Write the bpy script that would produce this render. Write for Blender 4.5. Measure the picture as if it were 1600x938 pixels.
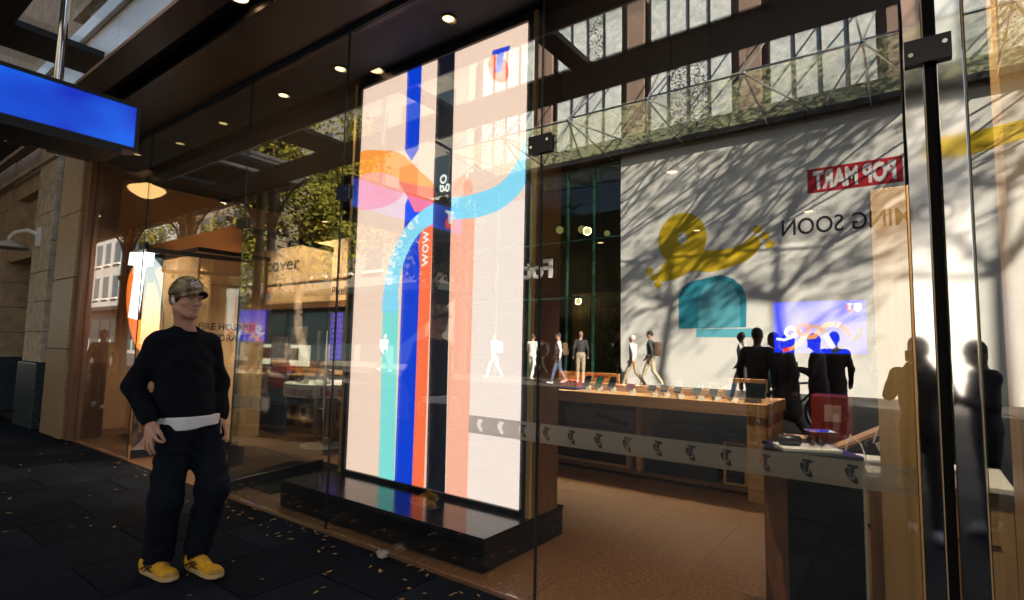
import bpy, math, random
import numpy as np
from mathutils import Matrix, Vector

# ------------------------------------------------------------------ camera, sky, sun, exposure
scene = bpy.context.scene
COL = scene.collection
for _o in list(bpy.data.objects):
    bpy.data.objects.remove(_o)

CAM_H = 1.45
YAW, PITCH, ROLL = math.radians(36.5), math.radians(5.0), math.radians(1.2)
_f = np.array([-math.sin(YAW) * math.cos(PITCH), math.cos(YAW) * math.cos(PITCH), math.sin(PITCH)])
_r = np.array([math.cos(YAW), math.sin(YAW), 0.0])
_u = np.cross(_r, _f)
_r2 = _r * math.cos(ROLL) + _u * math.sin(ROLL)
_u2 = -_r * math.sin(ROLL) + _u * math.cos(ROLL)
cam_data = bpy.data.cameras.new('camera')
cam_data.sensor_width = 36.0
cam_data.lens = 36.0 * 850.0 / 1600.0
cam_data.clip_start = 0.02
cam_data.clip_end = 600.0
cam = bpy.data.objects.new('camera', cam_data)
COL.objects.link(cam)
cam.matrix_world = Matrix(((_r2[0], _u2[0], -_f[0], 0.0), (_r2[1], _u2[1], -_f[1], 0.0), (_r2[2], _u2[2], -_f[2], CAM_H), (0, 0, 0, 1)))
scene.camera = cam

SUN = np.array([0.80, 0.40, 0.52])          # towards the sun
SUN = SUN / np.linalg.norm(SUN)
world = bpy.data.worlds.new('World')
scene.world = world
world.use_nodes = True
_nt = world.node_tree
_nt.nodes.clear()
_sky = _nt.nodes.new('ShaderNodeTexSky')
_sky.sky_type = 'NISHITA'
_sky.sun_disc = False
_sky.sun_elevation = math.asin(SUN[2])
_sky.sun_rotation = math.atan2(SUN[0], SUN[1])
_bg = _nt.nodes.new('ShaderNodeBackground')
_bg.inputs[1].default_value = 0.05
_wo = _nt.nodes.new('ShaderNodeOutputWorld')
_nt.links.new(_sky.outputs[0], _bg.inputs[0])
_nt.links.new(_bg.outputs[0], _wo.inputs[0])

sun_data = bpy.data.lights.new('sun', 'SUN')
sun_data.energy = 5.0
sun_data.angle = math.radians(0.53)
sun_data.color = (1.0, 0.89, 0.73)
sun = bpy.data.objects.new('sun', sun_data)
COL.objects.link(sun)
sun.rotation_euler = Vector(SUN).to_track_quat('Z', 'Y').to_euler()

scene.view_settings.view_transform = 'Standard'
scene.view_settings.look = 'None'
scene.view_settings.exposure = 2.05
scene.view_settings.gamma = 1.0
scene.view_settings.use_curve_mapping = False
scene.render.engine = 'CYCLES'
scene.cycles.use_denoising = True
scene.cycles.max_bounces = 10
scene.cycles.diffuse_bounces = 4
scene.cycles.glossy_bounces = 5
scene.cycles.transmission_bounces = 6
scene.cycles.transparent_max_bounces = 24
scene.cycles.sample_clamp_indirect = 6.0
scene.cycles.caustics_reflective = False
scene.cycles.caustics_refractive = False

random.seed(7)
RNG = np.random.default_rng(7)
GY = 2.67                                     # plane of the shop front
HOARD = 5.34 - 18.0                           # plane of the hoarding over the road


# ------------------------------------------------------------------ materials
def mat(name, col, rough=0.6, metal=0.0, var=0.0, scale=8.0, bump=0.0, bscale=60.0, spec=0.5, stretch=(1, 1, 1), col2=None, detail=6.0):
    m = bpy.data.materials.new(name)
    m.use_nodes = True
    nt = m.node_tree
    b = nt.nodes['Principled BSDF']
    b.inputs['Base Color'].default_value = (*col, 1)
    b.inputs['Roughness'].default_value = rough
    b.inputs['Metallic'].default_value = metal
    b.inputs['Specular IOR Level'].default_value = spec
    if var > 0 or bump > 0 or col2:
        tc = nt.nodes.new('ShaderNodeTexCoord')
        mp = nt.nodes.new('ShaderNodeMapping')
        mp.inputs['Scale'].default_value = stretch
        nt.links.new(tc.outputs['Object'], mp.inputs['Vector'])
        if var > 0 or col2:
            n = nt.nodes.new('ShaderNodeTexNoise')
            n.inputs['Scale'].default_value = scale
            n.inputs['Detail'].default_value = detail
            n.inputs['Roughness'].default_value = 0.65
            nt.links.new(mp.outputs[0], n.inputs['Vector'])
            cr = nt.nodes.new('ShaderNodeValToRGB')
            lo = tuple(max(0.0, c * (1 - var)) for c in col)
            hi = col2 if col2 else tuple(min(1.0, c * (1 + var)) for c in col)
            cr.color_ramp.elements[0].position = 0.32
            cr.color_ramp.elements[1].position = 0.68
            cr.color_ramp.elements[0].color = (*lo, 1)
            cr.color_ramp.elements[1].color = (*hi, 1)
            nt.links.new(n.outputs['Fac'], cr.inputs[0])
            nt.links.new(cr.outputs[0], b.inputs['Base Color'])
            mr = nt.nodes.new('ShaderNodeMapRange')
            mr.inputs['To Min'].default_value = max(0.02, rough - 0.12 * (rough > 0.15))
            mr.inputs['To Max'].default_value = min(1.0, rough + 0.12)
            nt.links.new(n.outputs['Fac'], mr.inputs[0])
            nt.links.new(mr.outputs[0], b.inputs['Roughness'])
        if bump > 0:
            n2 = nt.nodes.new('ShaderNodeTexNoise')
            n2.inputs['Scale'].default_value = bscale
            n2.inputs['Detail'].default_value = 5
            nt.links.new(mp.outputs[0], n2.inputs['Vector'])
            bp = nt.nodes.new('ShaderNodeBump')
            bp.inputs['Strength'].default_value = bump
            bp.inputs['Distance'].default_value = 0.01
            nt.links.new(n2.outputs['Fac'], bp.inputs['Height'])
            nt.links.new(bp.outputs[0], b.inputs['Normal'])
    return m


def emit(name, col, strength, rough=0.25):
    m = bpy.data.materials.new(name)
    m.use_nodes = True
    b = m.node_tree.nodes['Principled BSDF']
    b.inputs['Base Color'].default_value = (0.02, 0.02, 0.02, 1)
    b.inputs['Roughness'].default_value = rough
    b.inputs['Emission Color'].default_value = (*col, 1)
    b.inputs['Emission Strength'].default_value = strength
    return m


def led(name, col, strength):
    """screen colour broken up by the rows of diodes"""
    m = emit(name, col, strength, 0.35)
    nt = m.node_tree
    b = nt.nodes['Principled BSDF']
    tc = nt.nodes.new('ShaderNodeTexCoord')
    w = nt.nodes.new('ShaderNodeTexWave')
    w.inputs['Scale'].default_value = 24.0
    w.bands_direction = 'Z'
    nt.links.new(tc.outputs['Object'], w.inputs['Vector'])
    w2 = nt.nodes.new('ShaderNodeTexWave')
    w2.inputs['Scale'].default_value = 24.0
    w2.bands_direction = 'X'
    nt.links.new(tc.outputs['Object'], w2.inputs['Vector'])
    mu = nt.nodes.new('ShaderNodeMath')
    mu.operation = 'MULTIPLY'
    nt.links.new(w.outputs['Fac'], mu.inputs[0])
    nt.links.new(w2.outputs['Fac'], mu.inputs[1])
    mr = nt.nodes.new('ShaderNodeMapRange')
    mr.inputs['To Min'].default_value = strength * 0.80
    mr.inputs['To Max'].default_value = strength * 1.35
    nt.links.new(mu.outputs[0], mr.inputs[0])
    nt.links.new(mr.outputs[0], b.inputs['Emission Strength'])
    return m


def glass(name, f0, tint=(0.93, 0.97, 0.95), dusty=False):
    """a clear pane: mirror reflection that grows towards grazing, the rest passes straight through"""
    m = bpy.data.materials.new(name)
    m.use_nodes = True
    nt = m.node_tree
    nt.nodes.clear()
    out = nt.nodes.new('ShaderNodeOutputMaterial')
    lw = nt.nodes.new('ShaderNodeLayerWeight')
    lw.inputs['Blend'].default_value = 0.5
    p = nt.nodes.new('ShaderNodeMath')
    p.operation = 'POWER'
    p.inputs[1].default_value = 5.0
    nt.links.new(lw.outputs['Facing'], p.inputs[0])
    ma = nt.nodes.new('ShaderNodeMath')
    ma.operation = 'MULTIPLY_ADD'
    ma.inputs[1].default_value = 1 - f0
    ma.inputs[2].default_value = f0
    nt.links.new(p.outputs[0], ma.inputs[0])
    tr = nt.nodes.new('ShaderNodeBsdfTransparent')
    tr.inputs[0].default_value = (*tint, 1)
    gl = nt.nodes.new('ShaderNodeBsdfGlossy')
    gl.inputs['Roughness'].default_value = 0.0
    gl.inputs[0].default_value = (1, 1, 1, 1)
    mx = nt.nodes.new('ShaderNodeMixShader')
    nt.links.new(ma.outputs[0], mx.inputs[0])
    nt.links.new(tr.outputs[0], mx.inputs[1])
    nt.links.new(gl.outputs[0], mx.inputs[2])
    nt.links.new(mx.outputs[0], out.inputs[0])
    if dusty:
        ge = nt.nodes.new('ShaderNodeNewGeometry')
        n1 = nt.nodes.new('ShaderNodeTexNoise')
        n1.inputs['Scale'].default_value = 0.9
        n1.inputs['Detail'].default_value = 1
        nt.links.new(ge.outputs['Position'], n1.inputs['Vector'])
        bp = nt.nodes.new('ShaderNodeBump')
        bp.inputs['Strength'].default_value = 0.10
        bp.inputs['Distance'].default_value = 0.01
        nt.links.new(n1.outputs['Fac'], bp.inputs['Height'])
        nt.links.new(bp.outputs[0], gl.inputs['Normal'])
        n2 = nt.nodes.new('ShaderNodeTexNoise')
        n2.inputs['Scale'].default_value = 3.0
        n2.inputs['Detail'].default_value = 9
        n2.inputs['Roughness'].default_value = 0.75
        nt.links.new(ge.outputs['Position'], n2.inputs['Vector'])
        mr = nt.nodes.new('ShaderNodeMapRange')
        mr.inputs['From Min'].default_value = 0.5
        mr.inputs['From Max'].default_value = 0.85
        mr.inputs['To Max'].default_value = 0.014
        nt.links.new(n2.outputs['Fac'], mr.inputs[0])
        df = nt.nodes.new('ShaderNodeBsdfDiffuse')
        df.inputs[0].default_value = (0.5, 0.48, 0.45, 1)
        m3 = nt.nodes.new('ShaderNodeMixShader')
        nt.links.new(mr.outputs[0], m3.inputs[0])
        nt.links.new(mx.outputs[0], m3.inputs[1])
        nt.links.new(df.outputs[0], m3.inputs[2])
        nt.links.new(m3.outputs[0], out.inputs[0])
    return m


def veil(name, col, cover, translucent=0.0):
    """thin film or leaf: part diffuse, part see-through, part lit from behind"""
    m = bpy.data.materials.new(name)
    m.use_nodes = True
    nt = m.node_tree
    nt.nodes.clear()
    out = nt.nodes.new('ShaderNodeOutputMaterial')
    d = nt.nodes.new('ShaderNodeBsdfDiffuse')
    d.inputs[0].default_value = (*col, 1)
    t = nt.nodes.new('ShaderNodeBsdfTransparent')
    last = d
    if translucent > 0:
        tl = nt.nodes.new('ShaderNodeBsdfTranslucent')
        tl.inputs[0].default_value = (*col, 1)
        m1 = nt.nodes.new('ShaderNodeMixShader')
        m1.inputs[0].default_value = translucent
        nt.links.new(d.outputs[0], m1.inputs[1])
        nt.links.new(tl.outputs[0], m1.inputs[2])
        last = m1
    m2 = nt.nodes.new('ShaderNodeMixShader')
    m2.inputs[0].default_value = cover
    nt.links.new(t.outputs[0], m2.inputs[1])
    nt.links.new(last.outputs[0], m2.inputs[2])
    nt.links.new(m2.outputs[0], out.inputs[0])
    return m


def leafmat(name, c1, c2):
    m = veil(name, c1, 1.0, 0.35)
    nt = m.node_tree
    tc = nt.nodes.new('ShaderNodeTexCoord')
    n = nt.nodes.new('ShaderNodeTexNoise')
    n.inputs['Scale'].default_value = 1.6
    n.inputs['Detail'].default_value = 4
    nt.links.new(tc.outputs['Object'], n.inputs['Vector'])
    cr = nt.nodes.new('ShaderNodeValToRGB')
    cr.color_ramp.elements[0].position = 0.35
    cr.color_ramp.elements[1].position = 0.65
    cr.color_ramp.elements[0].color = (*c1, 1)
    cr.color_ramp.elements[1].color = (*c2, 1)
    nt.links.new(n.outputs['Fac'], cr.inputs[0])
    for nd in list(nt.nodes):
        if nd.type in ('BSDF_DIFFUSE', 'BSDF_TRANSLUCENT'):
            nt.links.new(cr.outputs[0], nd.inputs[0])
    return m


def woodmat(name, c1, c2, axis='Z', rough=0.38, scale=2.2):
    m = bpy.data.materials.new(name)
    m.use_nodes = True
    nt = m.node_tree
    b = nt.nodes['Principled BSDF']
    tc = nt.nodes.new('ShaderNodeTexCoord')
    mp = nt.nodes.new('ShaderNodeMapping')
    s = [14.0, 14.0, 14.0]
    s['XYZ'.index(axis)] = 0.6
    mp.inputs['Scale'].default_value = s
    nt.links.new(tc.outputs['Object'], mp.inputs['Vector'])
    n = nt.nodes.new('ShaderNodeTexNoise')
    n.inputs['Scale'].default_value = scale
    n.inputs['Detail'].default_value = 8
    n.inputs['Distortion'].default_value = 0.4
    nt.links.new(mp.outputs[0], n.inputs['Vector'])
    cr = nt.nodes.new('ShaderNodeValToRGB')
    cr.color_ramp.elements[0].position = 0.3
    cr.color_ramp.elements[1].position = 0.7
    cr.color_ramp.elements[0].color = (*c1, 1)
    cr.color_ramp.elements[1].color = (*c2, 1)
    nt.links.new(n.outputs['Fac'], cr.inputs[0])
    nt.links.new(cr.outputs[0], b.inputs['Base Color'])
    b.inputs['Roughness'].default_value = rough
    return m


M = {}
M['slab'] = mat('bluestone', (0.0085, 0.011, 0.0165), 0.78, var=0.5, scale=2.6, bump=0.5, bscale=70, spec=0.05)
M['joint'] = mat('joint_mortar', (0.006, 0.007, 0.008), 0.9, var=0.3, scale=20)
M['road'] = mat('street_paving', (0.07, 0.066, 0.062), 0.85, var=0.3, scale=1.4, bump=0.2, bscale=40, spec=0.08)
M['terrazzo'] = mat('brown_terrazzo', (0.045, 0.017, 0.006), 0.5, var=0.6, scale=48, bump=0.15, bscale=150, col2=(0.20, 0.088, 0.032), detail=2.0)
M['stone'] = mat('sandstone', (0.40, 0.29, 0.19), 0.75, var=0.25, scale=4, bump=0.4, bscale=45)
M['stone2'] = mat('weathered_sandstone', (0.50, 0.41, 0.30), 0.75, var=0.35, scale=7, bump=0.5, bscale=35)
M['pier'] = mat('honed_limestone', (0.46, 0.33, 0.20), 0.5, var=0.12, scale=6)
M['granite'] = mat('speckled_granite', (0.33, 0.22, 0.12), 0.42, var=0.55, scale=70, bump=0.05)
M['darkgranite'] = mat('dark_granite', (0.03, 0.045, 0.05), 0.3, var=0.6, scale=25)
M['black'] = mat('black_paint', (0.008, 0.008, 0.01), 0.35)
M['blackgloss'] = mat('black_gloss', (0.006, 0.007, 0.009), 0.16, var=0.3, scale=3)
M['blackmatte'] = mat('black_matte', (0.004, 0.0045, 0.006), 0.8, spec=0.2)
M['soffit'] = mat('bronze_soffit_panel', (0.030, 0.028, 0.030), 0.35, metal=0.25, var=0.12, scale=1.2)
M['beam'] = mat('charcoal_beam', (0.010, 0.011, 0.014), 0.38, metal=0.3, var=0.2, scale=2)
M['fascia'] = mat('brushed_aluminium', (0.86, 0.82, 0.77), 0.32, metal=0.35, var=0.12, scale=3, stretch=(1, 1, 20))
M['steel'] = mat('mirror_steel', (0.78, 0.78, 0.78), 0.05, metal=1.0)
M['chrome'] = mat('chrome_tube', (0.75, 0.74, 0.72), 0.12, metal=1.0)
M['glass'] = glass('shop_glass', 0.27, dusty=True)
M['glass_edge'] = mat('glass_edge_green', (0.03, 0.05, 0.045), 0.2)
M['roofglass'] = glass('roof_glass', 0.05, (0.94, 0.96, 0.95))
M['frost'] = veil('frosted_film', (0.82, 0.80, 0.70), 0.66, 0.6)
M['peach'] = mat('peach_wall', (0.72, 0.45, 0.24), 0.6, var=0.05, scale=2)
M['white'] = mat('white_laminate', (0.75, 0.74, 0.72), 0.4)
M['offwhite'] = mat('hoarding_white', (0.78, 0.76, 0.72), 0.7, var=0.05, scale=1.0)
M['oak'] = woodmat('oak_veneer', (0.40, 0.24, 0.10), (0.56, 0.36, 0.16), 'Z')
M['oakx'] = woodmat('oak_bench', (0.38, 0.20, 0.085), (0.55, 0.33, 0.15), 'X')
M['walnut'] = woodmat('walnut_side', (0.13, 0.06, 0.03), (0.22, 0.11, 0.055), 'Z')
M['paleoak'] = woodmat('pale_oak_edge', (0.50, 0.32, 0.14), (0.62, 0.42, 0.20), 'Z')
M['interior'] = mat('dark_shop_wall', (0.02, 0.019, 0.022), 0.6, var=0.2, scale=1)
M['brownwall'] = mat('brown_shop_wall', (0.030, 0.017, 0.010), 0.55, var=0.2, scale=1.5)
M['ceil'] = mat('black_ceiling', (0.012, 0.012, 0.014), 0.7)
M['red'] = mat('sign_red', (0.45, 0.015, 0.03), 0.45)
M['fire_red'] = mat('fire_red', (0.16, 0.012, 0.012), 0.4)
M['ink'] = mat('black_ink', (0.012, 0.012, 0.015), 0.5)
M['yellow_ink'] = mat('yellow_ink', (0.72, 0.50, 0.015), 0.55)
M['teal_ink'] = mat('teal_ink', (0.03, 0.30, 0.42), 0.5)
M['teal_light'] = mat('pale_teal_ink', (0.12, 0.46, 0.58), 0.5)
M['pinkgrey'] = mat('brown_render_pier', (0.20, 0.13, 0.10), 0.7, var=0.1, scale=2)
M['mullion'] = mat('dark_mullion', (0.012, 0.013, 0.014), 0.5)
M['greenmullion'] = mat('green_mullion', (0.03, 0.10, 0.075), 0.35, metal=0.4)
M['darkglass'] = glass('tinted_curtain_glass', 0.05, (0.55, 0.68, 0.62))
M['bark'] = mat('bark', (0.12, 0.085, 0.06), 0.85, var=0.4, scale=6, bump=0.6, bscale=14)
M['ironwork'] = mat('cast_iron_paint', (0.22, 0.16, 0.11), 0.45, var=0.1, scale=4)
M['verandah'] = mat('verandah_green', (0.016, 0.021, 0.018), 0.6, var=0.2, scale=2)
M['sill'] = mat('cream_fascia', (0.52, 0.48, 0.42), 0.5, var=0.1, scale=3)
M['ceilinglamp'] = emit('warm_lamp', (1.0, 0.55, 0.20), 0.5)
M['hotlamp'] = emit('lamp_disc', (1.0, 0.60, 0.28), 1.6)
M['dimlamp'] = emit('lamp_disc_dim', (1.0, 0.68, 0.26), 0.30)
M['leaf'] = leafmat('leaf_green', (0.04, 0.055, 0.010), (0.24, 0.21, 0.035))
M['leaf2'] = leafmat('leaf_autumn', (0.06, 0.065, 0.012), (0.26, 0.19, 0.03))
M['dryleaf'] = mat('dry_leaf', (0.40, 0.17, 0.04), 0.7, var=0.5, scale=3, col2=(0.60, 0.36, 0.10))


# ------------------------------------------------------------------ mesh helpers
class MB:
    def __init__(self):
        self.v = []
        self.f = []
        self.mi = []

    def add(self, vs, fs, mi=0):
        o = len(self.v)
        self.v.extend([tuple(map(float, p)) for p in vs])
        self.f.extend([tuple(i + o for i in f) for f in fs])
        self.mi.extend([mi] * len(fs))
        return self

    def box(self, x0, x1, y0, y1, z0, z1, mi=0):
        vs = [(x0, y0, z0), (x1, y0, z0), (x1, y1, z0), (x0, y1, z0), (x0, y0, z1), (x1, y0, z1), (x1, y1, z1), (x0, y1, z1)]
        return self.add(vs, [(3, 2, 1, 0), (4, 5, 6, 7), (0, 1, 5, 4), (1, 2, 6, 5), (2, 3, 7, 6), (3, 0, 4, 7)], mi)

    def prism(self, pts, o, ex, ey, ez, depth, mi=0):
        """polygon pts (u,v) in the plane o + u ex + v ey, extruded by depth along ez"""
        o, ex, ey, ez = map(np.array, (o, ex, ey, ez))
        n = len(pts)
        a = [o + ex * p[0] + ey * p[1] for p in pts]
        b = [q + ez * depth for q in a]
        fs = [tuple(range(n - 1, -1, -1)), tuple(range(n, 2 * n))]
        fs += [(i, (i + 1) % n, n + (i + 1) % n, n + i) for i in range(n)]
        return self.add(a + b, fs, mi)

    def tube(self, pts, rad, n=8, cap=True, mi=0):
        pts = [np.array(p, float) for p in pts]
        if not hasattr(rad, '__len__'):
            rad = [rad] * len(pts)
        vs, fs = [], []
        prev = None
        for i, p in enumerate(pts):
            t = pts[min(i + 1, len(pts) - 1)] - pts[max(i - 1, 0)]
            t = t / (np.linalg.norm(t) + 1e-9)
            if prev is None:
                up = np.array([0, 0, 1.0]) if abs(t[2]) < 0.9 else np.array([1.0, 0, 0])
                a = np.cross(up, t)
            else:
                a = prev - t * (prev @ t)
            a = a / (np.linalg.norm(a) + 1e-9)
            prev = a
            b = np.cross(t, a)
            for k in range(n):
                an = 2 * math.pi * k / n
                vs.append(p + (a * math.cos(an) + b * math.sin(an)) * rad[i])
        for i in range(len(pts) - 1):
            for k in range(n):
                fs.append((i * n + k, i * n + (k + 1) % n, (i + 1) * n + (k + 1) % n, (i + 1) * n + k))
        if cap:
            fs.append(tuple(range(n - 1, -1, -1)))
            e = (len(pts) - 1) * n
            fs.append(tuple(range(e, e + n)))
        return self.add(vs, fs, mi)

    def lathe(self, prof, c=(0, 0, 0), n=24, axis='z', mi=0):
        vs, fs = [], []
        for (r, z) in prof:
            for k in range(n):
                a = 2 * math.pi * k / n
                p = (r * math.cos(a), r * math.sin(a), z)
                if axis == 'y':
                    p = (p[0], p[2], p[1])
                if axis == 'x':
                    p = (p[2], p[0], p[1])
                vs.append((c[0] + p[0], c[1] + p[1], c[2] + p[2]))
        for i in range(len(prof) - 1):
            for k in range(n):
                fs.append((i * n + k, i * n + (k + 1) % n, (i + 1) * n + (k + 1) % n, (i + 1) * n + k))
        fs.append(tuple(range(n - 1, -1, -1)))
        e = (len(prof) - 1) * n
        fs.append(tuple(range(e, e + n)))
        return self.add(vs, fs, mi)

    def sheet(self, pts, mi=0):
        return self.add(pts, [tuple(range(len(pts)))], mi)

    def build(self, name, mats, parent=None, smooth=False, bevel=0.0):
        me = bpy.data.meshes.new(name)
        me.from_pydata(self.v, [], self.f)
        for m in (mats if isinstance(mats, (list, tuple)) else [mats]):
            me.materials.append(m)
        if any(self.mi):
            me.polygons.foreach_set('material_index', self.mi)
        if smooth:
            me.polygons.foreach_set('use_smooth', [True] * len(me.polygons))
            if smooth == 'auto':
                me.set_sharp_from_angle(angle=math.radians(40))
        me.update()
        o = bpy.data.objects.new(name, me)
        COL.objects.link(o)
        if parent:
            o.parent = parent
            o.matrix_parent_inverse = parent.matrix_basis.inverted()
        if bevel > 0:
            md = o.modifiers.new('bevel', 'BEVEL')
            md.width = bevel
            md.segments = 2
            md.limit_method = 'ANGLE'
        return o


def tag(o, label, cat, group=None, kind=None):
    if label:
        o['label'] = label
    if cat:
        o['category'] = cat
    if group:
        o['group'] = group
    if kind:
        o['kind'] = kind
    return o


def thing(name, label, cat, loc=(0, 0, 0), rz=0.0, group=None):
    o = bpy.data.objects.new(name, None)
    COL.objects.link(o)
    o.matrix_basis = Matrix.Translation(loc) @ Matrix.Rotation(rz, 4, 'Z')
    o.empty_display_size = 0.1
    return tag(o, label, cat, group)


def struct(name, mb, m, **k):
    return tag(mb.build(name, m, **k), None, None, None, 'structure')


def adopt(o, parent):
    """parent a mesh given in world coordinates"""
    w = parent.matrix_basis
    if parent.parent:
        w = parent.parent.matrix_basis @ parent.matrix_parent_inverse @ w
    o.parent = parent
    o.matrix_parent_inverse = w.inverted()


def part(name, mb, m, parent, local=False, **k):
    """a child; local=True: the mesh is given in the parent's own coordinates"""
    o = mb.build(name, m, None, **k)
    o.parent = parent
    if not local:
        adopt(o, parent)
    return o


def bx(x0, x1, y0, y1, z0, z1):
    return MB().box(x0, x1, y0, y1, z0, z1)


def text(name, s, size, o, ex, ey, m, parent=None, extrude=0.0, bold=0.0, width=None, align='LEFT', slant=0.0):
    cu = bpy.data.curves.new(name, 'FONT')
    cu.body = s
    cu.size = size
    cu.extrude = extrude
    cu.offset = bold
    cu.align_x = align
    cu.shear = slant
    cu.resolution_u = 3
    tmp = bpy.data.objects.new('tmp', cu)
    COL.objects.link(tmp)
    bpy.context.view_layer.update()
    me = bpy.data.meshes.new_from_object(tmp.evaluated_get(bpy.context.evaluated_depsgraph_get()))
    bpy.data.objects.remove(tmp)
    me.name = name
    me.materials.clear()
    me.materials.append(m)
    co = np.zeros(len(me.vertices) * 3)
    me.vertices.foreach_get('co', co)
    co = co.reshape(-1, 3)
    if width and len(co):
        k = width / max(1e-6, co[:, 0].max() - co[:, 0].min())
        co[:, 0] *= k
    ex, ey, oo = np.array(ex, float), np.array(ey, float), np.array(o, float)
    ez = np.cross(ex, ey)
    w = oo + co[:, :1] * ex + co[:, 1:2] * ey + co[:, 2:3] * ez
    me.vertices.foreach_set('co', w.ravel())
    me.update()
    ob = bpy.data.objects.new(name, me)
    COL.objects.link(ob)
    if parent:
        ob.parent = parent
        ob.matrix_parent_inverse = parent.matrix_basis.inverted()
    return ob


LOGO_T = [(0.23, 1.0), (1.0, 0.95), (0.97, 0.81), (0.74, 0.81), (0.645, 0.27), (0.355, 0.30), (0.45, 0.84), (0.20, 0.865)]
LOGO_O = [(0.39, 0.795), (0.13, 0.795), (0.01, 0.67), (0.10, 0.45), (0.32, 0.21), (0.61, 0.05), (0.87, 0.0), (0.98, 0.10), (0.915, 0.29), (0.76, 0.50), (0.71, 0.23), (0.31, 0.24)]
LOGO_OVAL = [(0.5 + 0.56 * math.cos(a) * math.cos(-0.75) - 0.33 * math.sin(a) * math.sin(-0.75), 0.40 + 0.56 * math.cos(a) * math.sin(-0.75) + 0.33 * math.sin(a) * math.cos(-0.75)) for a in [i * math.pi / 16 for i in range(32)]]


def logo(o, ex, ey, w, h, mt, mo, parent, lift=0.003, depth=0.002, full=True):
    ez = np.cross(ex, ey)
    o = np.array(o, float)
    P = lambda pts: [(p[0] * w, p[1] * h) for p in pts]
    part('logo_oval', MB().prism(P(LOGO_OVAL if full else LOGO_O), o + ez * lift, ex, ey, ez, depth), mo, parent)
    part('logo_letter', MB().prism(P(LOGO_T), o + ez * (lift + depth + 0.001), ex, ey, ez, depth), mt, parent)

# every slab a little different, with pale gum spots
_nt = M['slab'].node_tree
_b = _nt.nodes['Principled BSDF']
_src = _b.inputs['Base Color'].links[0].from_socket
_oi = _nt.nodes.new('ShaderNodeObjectInfo')
_mr = _nt.nodes.new('ShaderNodeMapRange')
_mr.inputs['To Min'].default_value = 0.65
_mr.inputs['To Max'].default_value = 1.45
_nt.links.new(_oi.outputs['Random'], _mr.inputs[0])
_mu = _nt.nodes.new('ShaderNodeVectorMath')
_mu.operation = 'SCALE'
_nt.links.new(_src, _mu.inputs[0])
_nt.links.new(_mr.outputs[0], _mu.inputs['Scale'])
_vo = _nt.nodes.new('ShaderNodeTexVoronoi')
_vo.inputs['Scale'].default_value = 5.0
_ge = _nt.nodes.new('ShaderNodeNewGeometry')
_nt.links.new(_ge.outputs['Position'], _vo.inputs['Vector'])
_lt = _nt.nodes.new('ShaderNodeMath')
_lt.operation = 'LESS_THAN'
_lt.inputs[1].default_value = 0.075
_nt.links.new(_vo.outputs['Distance'], _lt.inputs[0])
_ga = _nt.nodes.new('ShaderNodeMath')
_ga.operation = 'GREATER_THAN'
_ga.inputs[1].default_value = 0.72
_sx = _nt.nodes.new('ShaderNodeSeparateColor')
_nt.links.new(_vo.outputs['Color'], _sx.inputs[0])
_nt.links.new(_sx.outputs[0], _ga.inputs[0])
_mm = _nt.nodes.new('ShaderNodeMath')
_mm.operation = 'MULTIPLY'
_nt.links.new(_lt.outputs[0], _mm.inputs[0])
_nt.links.new(_ga.outputs[0], _mm.inputs[1])
_mx = _nt.nodes.new('ShaderNodeMix')
_mx.data_type = 'RGBA'
_nt.links.new(_mm.outputs[0], _mx.inputs['Factor'])
_nt.links.new(_mu.outputs[0], _mx.inputs['A'])
_mx.inputs['B'].default_value = (0.024, 0.025, 0.028, 1)
_nt.links.new(_mx.outputs['Result'], _b.inputs['Base Color'])

# ------------------------------------------------------------------ ground
def street_z(y):
    return 0.0 if y > -2.2 else (0.28 if y < -11.5 else 0.28 * (-2.2 - y) / 9.3)


g = MB()
g.sheet([(-160, -2.2, -0.012), (160, -2.2, -0.012), (160, 40, -0.012), (-160, 40, -0.012)])
struct('ground', g, M['joint'])
g = MB()
g.sheet([(-160, -11.5, 0.28), (160, -11.5, 0.28), (160, -2.2, -0.004), (-160, -2.2, -0.004)])
g.sheet([(-160, -80, 0.28), (160, -80, 0.28), (160, -11.5, 0.28), (-160, -11.5, 0.28)])
struct('street', g, M['road'])

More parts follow.
